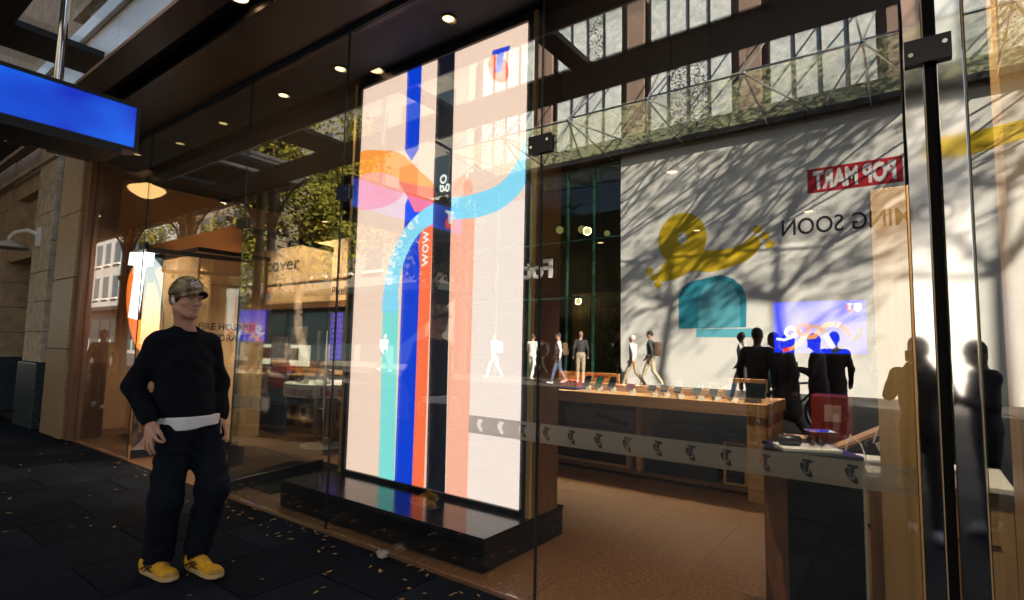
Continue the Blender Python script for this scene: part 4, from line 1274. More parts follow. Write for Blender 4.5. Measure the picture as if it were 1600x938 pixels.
# ------------------------------------------------------------------ over the road
hd = thing('shop_hoarding', 'huge white hoarding announcing a shop coming soon over the road', 'hoarding', (-2, HOARD, 0.28))
HX = [-8.45, -5.7, -2.95, -0.2, 2.55, 5.3, 8.0]
for a_, b2 in zip(HX[:-1], HX[1:]):
    part('hoarding_sheet', bx(a_ + 0.002, b2 - 0.002, HOARD - 0.06, HOARD, 0.28, 8.42), M['offwhite'], hd)
part('top_trim', bx(-8.45, 8.0, HOARD - 0.06, HOARD + 0.03, 8.425, 8.6), M['sill'], hd)
hx, hz, hn = (-1, 0, 0), (0, 0, 1), (0, 1, 0)
part('red_plate', bx(-2.42, -0.08, HOARD + 0.001, HOARD + 0.004, 6.22, 6.95), M['red'], hd)
text('lettering', 'POP MART', 0.72, (-0.22, HOARD + 0.006, 6.34), hx, hz, M['white'], hd, bold=0.035, width=2.05)
text('lettering', 'COMING SOON', 0.70, (1.0, HOARD + 0.004, 5.02), hx, hz, M['ink'], hd, bold=0.005, width=4.12)


def hpoly(name, pts, m, k=1, sm=False):
    if sm:
        pts2 = []
        n = len(pts)
        for i in range(n):
            p0, p1, p2, p3 = [np.array(pts[(i + j) % n]) for j in (-1, 0, 1, 2)]
            for t in (0, 0.25, 0.5, 0.75):
                pts2.append(tuple(0.5 * ((2 * p1) + (-p0 + p2) * t + (2 * p0 - 5 * p1 + 4 * p2 - p3) * t * t + (-p0 + 3 * p1 - 3 * p2 + p3) * t ** 3)))
        pts = pts2
    part(name, MB().prism(pts, (0, HOARD + 0.001 * k, 0), (1, 0, 0), (0, 0, 1), (0, 1, 0), 0.0008), m, hd)


ring = MB()
n = 40
cx, cz = -6.22, 5.23
vs = [(cx + 0.82 * math.cos(a), HOARD + 0.0025, cz + 0.90 * math.sin(a)) for a in np.linspace(0, 2 * math.pi, n, endpoint=False)] + [(cx + 0.02 + 0.16 * math.cos(a), HOARD + 0.0025, cz + 0.04 + 0.2 * math.sin(a)) for a in np.linspace(0, 2 * math.pi, n, endpoint=False)]
ring.add(vs, [(i, (i + 1) % n, n + (i + 1) % n, n + i) for i in range(n)])
part('yellow_loop', ring, M['yellow_ink'], hd)
hpoly('yellow_ribbon', [(-5.69, 4.79), (-4.87, 4.75), (-4.28, 4.9), (-3.93, 5.12), (-3.74, 4.80), (-4.1, 4.38), (-4.68, 4.16), (-5.28, 4.05), (-5.9, 4.11), (-6.45, 3.89), (-6.98, 3.83), (-7.12, 4.02), (-6.79, 4.50), (-6.3, 4.75)], M['yellow_ink'], 1, True)
for (dx, dz) in ((-7.36, 4.21), (-7.22, 3.98), (-7.08, 3.74), (-3.83, 5.30), (-3.62, 5.08), (-3.48, 4.80)):
    hpoly('yellow_dot', [(dx + 0.13 * math.cos(a), dz + 0.13 * math.sin(a)) for a in np.linspace(0, 6.28, 14, endpoint=False)], M['yellow_ink'], 1)
hpoly('yellow_ribbon', [(0.5, 7.15), (0.82, 7.24), (1.41, 7.28), (2.39, 7.39), (3.4, 7.6), (3.4, 7.1), (2.36, 6.9), (1.38, 6.69), (0.8, 6.64), (0.4, 6.75)], M['yellow_ink'], 1, True)
hpoly('teal_arch', [(-6.35, 2.2), (-6.35, 3.3), (-6.2, 3.6), (-5.91, 3.77), (-4.98, 3.93), (-4.6, 3.8), (-4.3, 3.5), (-4.19, 3.07), (-4.21, 2.23)], M['teal_ink'], 2)
hpoly('pale_window', [(-5.7, 2.24), (-5.7, 3.2), (-5.45, 3.62), (-5.0, 3.76), (-4.6, 3.6), (-4.38, 3.1), (-4.38, 2.24)], M['teal_light'], 4)
hpoly('teal_ledge', [(-5.76, 1.92), (-3.88, 1.92), (-3.88, 2.19), (-5.76, 2.19)], M['teal_light'], 3)

up = thing('office_building', 'building over the road with patterned window panels above its canopy', 'building', (-4, HOARD - 1, 0))
FY = HOARD - 0.45
part('core', bx(-16, 12, FY - 6, FY - 0.3, 8.9, 17), M['pinkgrey'], up)
part('lintel', bx(-16, 12, FY - 0.3, HOARD - 0.06, 8.62, 9.3), M['mullion'], up)
etch = []
for nm, c1, c2, sc_ in (('etched_glass_pale', (0.40, 0.43, 0.42), (0.60, 0.61, 0.60), 5.0), ('etched_glass_leafy', (0.03, 0.04, 0.04), (0.62, 0.62, 0.60), 7.0)):
    m_ = mat(nm, c1, 0.25, var=0.1, scale=sc_, col2=c2)
    if nm.endswith('leafy'):
        for nd in m_.node_tree.nodes:
            if nd.type == 'VALTORGB':
                nd.color_ramp.elements[0].position = 0.47
                nd.color_ramp.elements[1].position = 0.51
            if nd.type == 'TEX_NOISE':
                nd.inputs['Distortion'].default_value = 2.5
    etch.append(m_)
x = -15.6
k = 0
while x < 8:
    if k % 5 == 4:
        part('brown_pier', bx(x + 0.25, x + 0.92, FY - 0.3, FY + 0.05, 9.3, 16), M['pinkgrey'], up)
        x += 1.17
    else:
        part('window_panel', bx(x + 0.03, x + 0.69, FY - 0.05, FY, 9.3, 12.0), etch[1 if (k * 3 + k // 5) % 7 in (0, 3) else 0], up)
        part('window_panel', bx(x + 0.03, x + 0.69, FY - 0.05, FY, 12.25, 15.0), etch[1 if (k * 5 + k // 3) % 6 == 1 else 0], up)
        part('mullion', bx(x - 0.03, x + 0.028, FY - 0.1, FY + 0.04, 9.3, 15.2), M['mullion'], up)
        x += 0.72
    k += 1
part('transom', bx(-16, 12, FY - 0.06, FY + 0.06, 12.0, 12.25), M['mullion'], up)

oc_ = thing('glass_canopy', 'pale green glass canopy with steel rods over the road', 'canopy', (-4, HOARD + 1.5, 8.8))
cang = veil('green_canopy_glass', (0.60, 0.62, 0.34), 0.36, 0.75)
_nt2 = cang.node_tree
_tc2 = _nt2.nodes.new('ShaderNodeTexCoord')
_nz = _nt2.nodes.new('ShaderNodeTexNoise')
_nz.inputs['Scale'].default_value = 5.0
_nz.inputs['Detail'].default_value = 8
_nz.inputs['Distortion'].default_value = 1.5
_nt2.links.new(_tc2.outputs['Object'], _nz.inputs['Vector'])
_cr2 = _nt2.nodes.new('ShaderNodeValToRGB')
_cr2.color_ramp.elements[0].position = 0.40
_cr2.color_ramp.elements[0].color = (0.10, 0.12, 0.04, 1)
_cr2.color_ramp.elements[1].position = 0.50
_cr2.color_ramp.elements[1].color = (0.62, 0.63, 0.36, 1)
_nt2.links.new(_nz.outputs['Fac'], _cr2.inputs[0])
for nd in _nt2.nodes:
    if nd.type in ('BSDF_DIFFUSE', 'BSDF_TRANSLUCENT'):
        _nt2.links.new(_cr2.outputs[0], nd.inputs[0])
yo, yi, zo, zi = 5.34 - 14.8, HOARD - 0.02, 8.95, 8.72
nodes_x = [-14.1, -11.45, -8.8, -6.1, -3.4, -0.75, 1.9, 4.6]
for i, (a_, b2) in enumerate(zip(nodes_x[:-1], nodes_x[1:])):
    for (p, q) in ((a_, (a_ + b2) / 2), ((a_ + b2) / 2, b2)):
        m_ = MB()
        m_.sheet([(p + 0.012, yo, zo), (q - 0.012, yo, zo), (q - 0.012, yi, zi), (p + 0.012, yi, zi)])
        part('canopy_pane', m_, cang, oc_)
for x in nodes_x:
    nd_ = np.array((x, yo + 0.08, zo - 0.12))
    part('node', MB().lathe([(0.02, -0.06), (0.07, -0.03), (0.07, 0.03), (0.02, 0.06)], nd_, 10), M['chrome'], oc_, smooth=True)
    for dx, yy_, zz in ((-1.3, yi, zi - 0.05), (0.0, yi, zi - 0.25), (1.3, yi, zi - 0.05), (-0.5, FY + 0.02, 12.6), (0.6, FY + 0.02, 12.6), (-2.6, yo + 0.05, zo - 0.05)):
        if x + dx > -14.5:
            part('tie_rod', MB().tube([nd_, (x + dx, yy_, zz)], 0.028, 6), M['chrome'], oc_)
part('gutter', bx(-14.5, 5, HOARD + 0.03, HOARD + 0.3, 8.52, 8.70), M['mullion'], oc_)

# glazed shop left of the hoarding
cw_ = thing('curtain_wall_shop', 'dark glazed shop front left of the white hoarding over the road', 'shop', (-12, HOARD, 0.28))
part('back_wall', bx(-16, -8.46, HOARD - 5, HOARD - 4.8, 0.28, 8.5), M['interior'], cw_)
part('shop_ceiling', bx(-16, -8.46, HOARD - 4.8, HOARD - 0.2, 8.4, 8.5), M['ceil'], cw_)
part('end_wall', bx(-16.2, -16, HOARD - 5, HOARD, 0.28, 8.6), M['interior'], cw_)
part('timber_wall', bx(-12.2, -9.6, HOARD - 3.2, HOARD - 3.0, 0.28, 3.9), M['oak'], cw_)
for i in range(16):
    part('timber_batten', bx(-12.15 + i * 0.16, -12.07 + i * 0.16, HOARD - 2.999, HOARD - 2.95, 0.3, 3.88), M['oak'], cw_)
for xa, xb in ((-15.9, -14.2), (-14.2, -12.5), (-12.5, -10.75), (-10.75, -9.6), (-9.6, -8.46)):
    for za, zb in ((0.28, 3.4), (3.4, 5.6), (5.6, 8.4)):
        part('glazing_pane', bx(xa + 0.04, xb - 0.04, HOARD - 0.12, HOARD - 0.1, za + 0.03, zb - 0.03), M['darkglass'], cw_)
    part('green_mullion', bx(xa - 0.035, xa + 0.035, HOARD - 0.16, HOARD - 0.04, 0.28, 8.4), M['greenmullion'], cw_)
for z in (3.4, 5.6, 8.37):
    part('green_transom', bx(-15.86, -8.5, HOARD - 0.15, HOARD - 0.05, z - 0.03, z + 0.03), M['greenmullion'], cw_)
text('lettering', 'Fot', 1.0, (-11.32, HOARD + 0.03, 4.25), hx, hz, M['offwhite'], cw_, extrude=0.03, bold=0.03)
for i, (x, y, z, r, m_) in enumerate(((-12.3, 2, 6.6, 0.17, 'dimlamp'), (-11.2, 2, 6.5, 0.17, 'dimlamp'), (-10.5, 1.2, 6.2, 0.16, 'hotlamp'), (-10.0, 2, 6.2, 0.12, 'dimlamp'), (-9.0, 1.5, 3.55, 0.16, 'dimlamp'), (-11.6, 2.5, 3.5, 0.13, 'hotlamp'))):
    t = thing('globe_lamp', ['first', 'second', 'brightest third', 'fourth', 'low right', 'low left'][i] + ' globe lamp hanging in the glazed shop over the road', 'lamp', (x, HOARD - y, z), 0, 'globe lamps over the road')
    part('globe', MB().lathe([(r * math.sin(a), r * math.cos(a)) for a in np.linspace(0.05, 3.09, 10)], (x, HOARD - y, z), 14), M[m_], t, smooth=True)
    part('cord', MB().tube([(x, HOARD - y, z + r), (x, HOARD - y, 8.4)], 0.012, 5), M['black'], t)
    if i in (2, 5):
        lamp_light('globe_glow', (x, HOARD - y, z), 60, r * 1.03, (1, 0.6, 0.3), t)
pp = thing('potted_shrub', 'dark green shrub inside the glazed shop beside the hoarding', 'shrub', (-9.0, HOARD - 1.2, 0.28))
gm = MB()
for i in range(700):
    c = np.array((random.gauss(-9.0, 0.3), HOARD - 1.2 + random.gauss(0, 0.25), random.uniform(1.0, 3.3)))
    a, b_ = RNG.normal(size=3), RNG.normal(size=3)
    a, b_ = a / np.linalg.norm(a) * 0.10, b_ / np.linalg.norm(b_) * 0.04
    gm.sheet([c - a, c + b_, c + a, c - b_])
part('foliage', gm, M['leaf'], pp)
part('stem', MB().tube([(-9.0, HOARD - 1.2, 0.28), (-9.02, HOARD - 1.2, 2.6)], 0.04, 8), M['bark'], pp)
part('pot', MB().lathe([(0.2, 0), (0.28, 0.5), (0.3, 0.55)], (-9.0, HOARD - 1.2, 0.28), 16), M['black'], pp)

# pale buildings farther along
far_cols = ((0.20, 0.18, 0.15), (0.22, 0.17, 0.12), (0.34, 0.33, 0.31))
for i, (xa, xb, h_) in enumerate(((-29, -16.3, 15), (-46, -29.1, 18), (-75, -46.1, 16))):
    t = thing('street_building', ['pale building next to the glazed shop over the road', 'tan building farther along the road', 'white building farthest along the road'][i], 'building', ((xa + xb) / 2, HOARD, 0.28), 0, 'buildings farther along the road')
    part('facade', bx(xa, xb, HOARD - 8, HOARD - 0.3, 0.28, h_), mat('facade_%d' % i, far_cols[i], 0.7, var=0.12, scale=0.8), t)
    part('shop_awning', bx(xa + 0.1, xb - 0.1, HOARD - 0.3, HOARD + 1.6, 3.9, 4.2), M['verandah'], t)
    for zi_ in range(3):
        for xi in np.arange(xa + 1.0, xb - 1.6, 2.4):
            w_ = part('window', bx(xi, xi + 1.3, HOARD - 0.299, HOARD - 0.27, 5.3 + zi_ * 3.2, 7.3 + zi_ * 3.2), M['darkgranite'], t)
            part('window_sill', bx(xi - 0.1, xi + 1.4, HOARD - 0.299, HOARD - 0.15, 5.15 + zi_ * 3.2, 5.29 + zi_ * 3.2), M['sill'], w_)
    for xi in np.arange(xa + 0.5, xb - 2.0, 2.6):
        part('shop_window', bx(xi, xi + 2.1, HOARD - 0.299, HOARD - 0.26, 0.6, 3.2), M['darkgranite'], t)


# ------------------------------------------------------------------ trees
def tree(name, label, x, y, h, crown_c, crown_r, nleaf, leaf, trunk_r=0.16, lean=(0, 0), seed=1, limbs=9, lm='leaf', bare=0.0, group='street trees', zmin=None, along=0.0):
    rnd = random.Random(seed)
    rg = np.random.default_rng(seed)
    z0 = street_z(y)
    t = thing(name, label, 'tree', (x, y, z0), 0, group)
    tr = MB()
    top = np.array((x + lean[0], y + lean[1], crown_c))
    pts = [np.array((x, y, z0))]
    for k in range(1, 7):
        f = k / 6
        pts.append(np.array((x, y, z0)) * (1 - f) + top * f + rg.normal(size=3) * np.array((0.07, 0.07, 0)) * (k < 6))
    tr.tube(pts, [trunk_r * (1.25 if k == 0 else 1 - 0.6 * k / 6) for k in range(7)], 10)
    tips = []
    br = MB()
    for i in range(limbs):
        k = rnd.randint(5, 6) if along else rnd.randint(3, 6)
        p = pts[k]
        a = 2 * math.pi * (i / limbs) + rnd.uniform(-0.3, 0.3)
        if along:
            a = (math.pi / 2 if i % 2 else -math.pi / 2) + rnd.uniform(-along, along)
        end = np.array((x + lean[0], y + lean[1], crown_c)) + np.array((math.cos(a) * crown_r[0] * rnd.uniform(0.5, 0.95), math.sin(a) * crown_r[1] * rnd.uniform(0.5, 0.95), crown_r[2] * rnd.uniform(-0.5, 0.85)))
        mid = (p + end) / 2 + np.array((0, 0, crown_r[2] * 0.18)) + rg.normal(size=3) * 0.15
        br.tube([p, (p * 0.6 + mid * 0.4), mid, (mid + end) / 2 + rg.normal(size=3) * 0.1, end], [trunk_r * 0.42, trunk_r * 0.34, trunk_r * 0.22, trunk_r * 0.13, trunk_r * 0.05], 6)
        for j in range(7):
            f = rnd.uniform(0.35, 1.0)
            q = (mid * (1 - f) + end * f)
            e2 = q + rg.normal(size=3) * np.array(crown_r) * (0.26 if not along else np.array((0.13, 0.34, 0.16)))
            if zmin:
                e2[2] = max(e2[2], zmin)
            br.tube([q, (q + e2) / 2 + rg.normal(size=3) * 0.08, e2], [trunk_r * 0.12, trunk_r * 0.07, trunk_r * 0.03], 4)
            tips.append((q, e2))
    part('trunk', tr, M['bark'], t, smooth=True)
    part('branches', br, M['bark'], t, smooth=True)
    n = nleaf
    qi = rg.integers(0, len(tips), n)
    A = np.array([tips[i][0] for i in qi])
    B = np.array([tips[i][1] for i in qi])
    f = rg.random((n, 1)) ** 0.7
    C = A * (1 - f) + B * f + rg.normal(size=(n, 3)) * np.array(crown_r) * (0.09 + 0.0 * f)
    u = rg.normal(size=(n, 3))
    u /= np.linalg.norm(u, axis=1, keepdims=True)
    v = np.cross(u, rg.normal(size=(n, 3)))
    v /= np.linalg.norm(v, axis=1, keepdims=True)
    if along:
        C += rg.normal(size=(n, 3)) * np.array((0.25, 0.5, 0.25))
        u = u * np.array((0.35, 1.0, 0.35))
        u /= np.linalg.norm(u, axis=1, keepdims=True)
        v = np.cross(u, rg.normal(size=(n, 3)))
        v /= np.linalg.norm(v, axis=1, keepdims=True)
    s = leaf * (0.6 + 0.8 * rg.random((n, 1)))
    V = np.stack([C - u * s, C + v * s * 0.55 + u * s * 0.1, C + u * s, C - v * s * 0.55 + u * s * 0.1], 1)
    me = bpy.data.meshes.new('crown')
    me.from_pydata(V.reshape(-1, 3).tolist(), [], np.arange(4 * n).reshape(-1, 4).tolist())
    me.materials.append(M[lm])
    o = bpy.data.objects.new('crown', me)
    COL.objects.link(o)
    o.parent = t
    o.matrix_parent_inverse = t.matrix_basis.inverted()
    return t


tree('plane_tree', 'leafy sunlit plane tree by the verandah end over the road', -17.6, -5.7, 9, 5.8, (4.3, 2.6, 3.7), 26000, 0.085, 0.2, seed=3, limbs=12)
tree('plane_tree', 'small leafy tree mirrored in the black stripe of the screen', -11.0, -5.7, 5, 4.0, (1.5, 1.4, 1.5), 5500, 0.07, 0.09, seed=5, limbs=9, lm='leaf')
tree('plane_tree', 'sparse bare branched tree far along the street', -27.0, -6.2, 9, 5.6, (3.0, 2.6, 2.6), 5000, 0.08, 0.17, seed=8, limbs=11)
tree('plane_tree', 'tall tree nearest the hoarding throwing branch shadows on it', 5.6, -6.6, 14, 13.4, (3.2, 2.6, 2.6), 2200, 0.08, 0.14, lean=(0.4, 0.3), seed=11, limbs=13, lm='leaf2', zmin=10.4, along=0.75)
tree('plane_tree', 'second tall tree beside the hoarding throwing branch shadows', 9.4, -6.4, 14, 13.6, (3.2, 2.6, 2.6), 2200, 0.08, 0.14, lean=(0.3, 0.2), seed=12, limbs=13, lm='leaf2', zmin=10.4, along=0.75)
tree('plane_tree', 'third tall tree along the street right of the hoarding', 13.4, -6.6, 14, 13.4, (3.2, 2.6, 2.6), 2200, 0.08, 0.14, lean=(0.3, -0.2), seed=13, limbs=13, lm='leaf2', zmin=10.4, along=0.75)
tree('plane_tree', 'slim tall tree whose branch shadows fall on the hoarding left end', 2.7, -6.3, 14, 13.8, (2.6, 2.8, 2.4), 1800, 0.075, 0.11, lean=(0.3, 0.2), seed=17, limbs=12, lm='leaf2', zmin=10.8, along=0.6)

# ------------------------------------------------------------------ bodies from blended distance fields
def prim_d(p, P):
    if p[0] == 'c':
        a, b_, ra, rb = p[1:5]
        ab = b_ - a
        h = np.clip(((P - a) @ ab) / max(ab @ ab, 1e-9), 0, 1)
        return np.linalg.norm(P - a - h[..., None] * ab, axis=-1) - (ra + (rb - ra) * h)
    c, ax, r = p[1:4]
    q = ((P - c) @ ax.T) / r
    k0 = np.linalg.norm(q, axis=-1)
    k1 = np.linalg.norm(q / r, axis=-1)
    return k0 * (k0 - 1.0) / np.maximum(k1, 1e-6)


def smin(a, b_, k):
    h = np.maximum(k - np.abs(a - b_), 0) / k
    return np.minimum(a, b_) - h * h * k * 0.25


def field(prims, P):
    """prims: dict(p=prim, g=group, k=blend, sub=bool)"""
    f = np.full(P.shape[:-1], 1.0)
    best = np.full(P.shape[:-1], 1.0)
    grp = np.zeros(P.shape[:-1], int)
    for q in prims:
        d = prim_d(q['p'], P)
        if q.get('sub'):
            f = -smin(-f, d, q['k'])
        else:
            f = smin(f, d, q['k'])
            m = d < best
            best = np.where(m, d, best)
            grp = np.where(m, q.get('g', 0), grp)
    return f, grp


def bounds(p):
    if p[0] == 'c':
        r = max(p[3], p[4])
        return np.minimum(p[1], p[2]) - r, np.maximum(p[1], p[2]) + r
    r = max(p[3])
    return p[1] - r, p[1] + r


def sdf_mesh(prims, h, clip=None, disp=None):
    lo = np.min([bounds(q['p'])[0] for q in prims], 0) - 2 * h
    hi = np.max([bounds(q['p'])[1] for q in prims], 0) + 2 * h
    n = np.ceil((hi - lo) / h).astype(int) + 1
    F = np.full(n, 0.2)
    best = np.full(n, 0.2)
    G = np.zeros(n, np.int16)
    ax = [lo[i] + h * np.arange(n[i]) for i in range(3)]
    for q in prims:
        a, b_ = bounds(q['p'])
        pad = q['k'] + 3 * h
        i0 = np.maximum(0, np.floor((a - pad - lo) / h).astype(int))
        i1 = np.minimum(n, np.ceil((b_ + pad - lo) / h).astype(int) + 1)
        sl = tuple(slice(i0[i], i1[i]) for i in range(3))
        X, Y, Z = np.meshgrid(ax[0][sl[0]], ax[1][sl[1]], ax[2][sl[2]], indexing='ij')
        d = prim_d(q['p'], np.stack([X, Y, Z], -1))
        if q.get('sub'):
            F[sl] = -smin(-F[sl], d, q['k'])
        else:
            F[sl] = smin(F[sl], d, q['k'])
            m = d < best[sl]
            best[sl] = np.where(m, d, best[sl])
            G[sl] = np.where(m, q.get('g', 0), G[sl])
    if clip or disp:
        X, Y, Z = np.meshgrid(*ax, indexing='ij')
        P = np.stack([X, Y, Z], -1)
        if disp:
            near = np.abs(F) < 0.05
            F[near] += disp(P[near])
        if clip:
            for c in clip:
                F = np.maximum(F, c(P))
    S = F < 0
    cs = np.zeros(tuple(n - 1), int)
    for dx in (0, 1):
        for dy in (0, 1):
            for dz in (0, 1):
                cs += S[dx:n[0] - 1 + dx, dy:n[1] - 1 + dy, dz:n[2] - 1 + dz]
    act = (cs > 0) & (cs < 8)
    idx = -np.ones(tuple(n - 1), int)
    cells = np.argwhere(act)
    idx[act] = np.arange(len(cells))
    acc = np.zeros((len(cells), 3))
    cnt = np.zeros(len(cells))
    for (a, b_) in [((0, 0, 0), (1, 0, 0)), ((0, 1, 0), (1, 1, 0)), ((0, 0, 1), (1, 0, 1)), ((0, 1, 1), (1, 1, 1)), ((0, 0, 0), (0, 1, 0)), ((1, 0, 0), (1, 1, 0)), ((0, 0, 1), (0, 1, 1)), ((1, 0, 1), (1, 1, 1)), ((0, 0, 0), (0, 0, 1)), ((1, 0, 0), (1, 0, 1)), ((0, 1, 0), (0, 1, 1)), ((1, 1, 0), (1, 1, 1))]:
        a, b_ = np.array(a), np.array(b_)
        ca, cb = cells + a, cells + b_
        fa = F[ca[:, 0], ca[:, 1], ca[:, 2]]
        fb = F[cb[:, 0], cb[:, 1], cb[:, 2]]
        m = (fa < 0) != (fb < 0)
        t = np.where(m, fa / np.where(m, fa - fb, 1), 0)
        acc += np.where(m[:, None], ca + t[:, None] * (b_ - a), 0)
        cnt += m
    V = lo + h * acc / cnt[:, None]
    Q = []
    for axis in range(3):
        o1, o2 = (axis + 1) % 3, (axis + 2) % 3
        sl0, sl1 = [slice(None)] * 3, [slice(None)] * 3
        sl0[axis], sl1[axis] = slice(0, -1), slice(1, None)
        ch = S[tuple(sl0)] != S[tuple(sl1)]
        e = np.argwhere(ch)
        e = e[(e[:, o1] > 0) & (e[:, o2] > 0) & (e[:, o1] < n[o1] - 1) & (e[:, o2] < n[o2] - 1)]
        u1, u2 = np.zeros(3, int), np.zeros(3, int)
        u1[o1], u2[o2] = 1, 1
        g_ = lambda c: idx[c[:, 0], c[:, 1], c[:, 2]]
        q = np.stack([g_(e - u1 - u2), g_(e - u2), g_(e), g_(e - u1)], 1)
        inside = S[e[:, 0], e[:, 1], e[:, 2]]
        q[~inside] = q[~inside][:, ::-1]
        Q.append(q)
    Q = np.concatenate(Q)
    Q = Q[(Q >= 0).all(1)]
    cc = np.clip(np.round((V[Q].mean(1) - lo) / h).astype(int), 0, n - 1)
    return V, Q, G[cc[:, 0], cc[:, 1], cc[:, 2]]


def body_obj(name, V, Q, mats, grp=None, parent=None, local=True):
    me = bpy.data.meshes.new(name)
    me.from_pydata(V.tolist(), [], Q.tolist())
    for m in mats:
        me.materials.append(m)
    if grp is not None:
        me.polygons.foreach_set('material_index', np.asarray(grp, dtype=np.int32))
    me.polygons.foreach_set('use_smooth', [True] * len(me.polygons))
    me.update()
    o = bpy.data.objects.new(name, me)
    COL.objects.link(o)
    if parent:
        o.parent = parent
        if not local:
            o.matrix_parent_inverse = parent.matrix_basis.inverted()
    return o


A3 = lambda *v: np.array(v, float)
I3 = np.eye(3)


def cap_(a, b_, ra, rb, g=0, k=0.03, sub=False):
    return dict(p=('c', A3(*a), A3(*b_), ra, rb), g=g, k=k, sub=sub)


def ell(c, r, g=0, k=0.03, ax=I3, sub=False):
    return dict(p=('e', A3(*c), ax, A3(*r)), g=g, k=k, sub=sub)


_mc = {}


def cloth(col, rough=0.8):
    key = (col, rough)
    if key not in _mc:
        _mc[key] = mat('cloth_%d' % len(_mc), col, rough, var=0.12, scale=14)
    return _mc[key]


SKIN = [mat('skin_light', (0.42, 0.22, 0.15), 0.5, var=0.08, scale=12), mat('skin_tan', (0.28, 0.14, 0.085), 0.5, var=0.08, scale=12), mat('skin_deep', (0.08, 0.04, 0.028), 0.5)]


def person(label, x, y, face, H=1.72, pose='walk', top=(0.5, 0.5, 0.5), bottom=(0.05, 0.05, 0.08), hair=(0.02, 0.015, 0.012), skin=0, shoe=(0.5, 0.5, 0.5), arms='swing', long_hair=False, coat=False, wide=1.0, pack=None, cap=None, z=None, group='people in the street', stride=1.0, mirror=1, head_turn=0.0, head_down=0.0, phone=False):
    s = H / 1.75
    z0 = street_z(y) if z is None else z
    P = []
    mL, mR = 0.27 * stride, -0.25 * stride
    if pose == 'stand':
        mL, mR = 0.04, -0.04
    m = mirror
    pel = A3(0, 0, 0.93)
    ch = A3(0, 0.015, 1.28)
    P += [ell((0, 0, 0.95), (0.16 * wide, 0.115 * wide, 0.13), 2, 0.05), ell((0, 0.01, 1.12), (0.15 * wide, 0.11 * wide, 0.17), 1, 0.06), ell(ch, (0.175 * wide, 0.12 * wide, 0.18), 1, 0.06), cap_((-0.15 * wide, 0, 1.41), (0.15 * wide, 0, 1.41), 0.065, 0.065, 1, 0.05)]
    P += [cap_((0, 0, 1.42), (0, 0.02, 1.53), 0.055, 0.05, 0, 0.03)]
    for sd, dy in ((m, mL), (-m, mR)):
        hip = A3(0.085 * sd, 0, 0.90)
        kn = A3(0.09 * sd, dy * 0.5 + (0.06 if dy < 0 else 0.03) * (pose == 'walk'), 0.50)
        an = A3(0.09 * sd, dy * (1.05 if dy > 0 else 1.25), 0.10 + (0.07 if dy < 0 and pose == 'walk' else 0))
        P += [cap_(hip, kn, 0.088, 0.066, 2, 0.04), cap_(kn, an, 0.064, 0.048, 2, 0.03)]
        tilt = -0.05 if (dy < 0 and pose == 'walk') else 0.0
        P += [cap_(an + A3(0, -0.03, -0.06), an + A3(0, 0.15, -0.065 + tilt), 0.038, 0.033, 3, 0.02)]
        if arms == 'swing':
            el = A3(0.235 * sd * wide, -dy * 0.25 - 0.03, 1.15)
            wr = A3(0.245 * sd * wide, -dy * 0.55 + 0.06, 0.92)
        elif arms == 'phone':
            el = A3(0.23 * sd * wide, 0.04, 1.14)
            wr = A3(0.06 * sd, 0.27, 1.20)
        else:
            el = A3(0.23 * sd, 0.12, 1.22)
            wr = A3(0.06 * sd, 0.20, 1.50)
        sh = A3(0.175 * sd * wide, 0, 1.40)
        P += [cap_(sh, el, 0.058, 0.05, 1, 0.035), cap_(el, wr, 0.048, 0.038, 1, 0.025)]
        hd_ = wr + (wr - el) / np.linalg.norm(wr - el) * 0.07
        P += [cap_(wr, hd_, 0.028, 0.036, 0, 0.015)]
        for fi in range(4):
            fo = hd_ + A3((fi - 1.5) * 0.019 if arms != 'swing' else 0.004, 0 if arms != 'swing' else (fi - 1.5) * 0.019, 0)
            P += [cap_(fo, fo + (wr - el) / np.linalg.norm(wr - el) * 0.07 + A3(-0.015 * sd, 0.01, 0), 0.011, 0.009, 0, 0.008)]
        P += [cap_(wr + (hd_ - wr) * 0.4, hd_ + A3(-0.02 * sd, 0.045, 0.0), 0.013, 0.010, 0, 0.01)]
    hc = A3(0, 0.03 + 0.03 * head_down, 1.635 - 0.02 * head_down)
    ca, sa = math.cos(head_turn), math.sin(head_turn)
    cd, sdn = math.cos(-0.5 * head_down), math.sin(-0.5 * head_down)
    fwd = A3(-sa * cd, ca * cd, sdn)
    lat = A3(ca, sa, 0)
    upv = np.cross(lat, fwd)
    ax = np.array([lat, fwd, upv])
    W_ = lambda a, b_, c: hc + lat * a + fwd * b_ + upv * c
    P += [ell(hc, (0.073, 0.093, 0.11), 0, 0.02, ax), ell(W_(0, 0.03, -0.065), (0.05, 0.058, 0.055), 0, 0.03, ax), cap_(W_(0, 0.09, 0.0), W_(0, 0.108, -0.03), 0.009, 0.014, 0, 0.015)]
    P += [ell(W_(0.073, -0.005, -0.01), (0.012, 0.022, 0.032), 0, 0.008, ax), ell(W_(-0.073, -0.005, -0.01), (0.012, 0.022, 0.032), 0, 0.008, ax)]
    P += [ell(W_(0, 0.09, -0.058), (0.024, 0.010, 0.008), 0, 0.008, ax)]
    for e_ in (-1, 1):
        P += [dict(p=('c', W_(0.032 * e_, 0.102, 0.008), W_(0.034 * e_, 0.102, 0.008), 0.014, 0.014), k=0.012, sub=True)]
    P += [ell(W_(0, -0.022, 0.035), (0.080, 0.092, 0.098), 4, 0.01, ax)]
    if long_hair:
        P += [ell(W_(0, -0.05, -0.09), (0.085, 0.055, 0.16), 4, 0.04, ax)]
    if coat:
        P += [cap_((0, 0, 1.0), (0, -0.01, 0.58), 0.13, 0.155, 1, 0.06)]
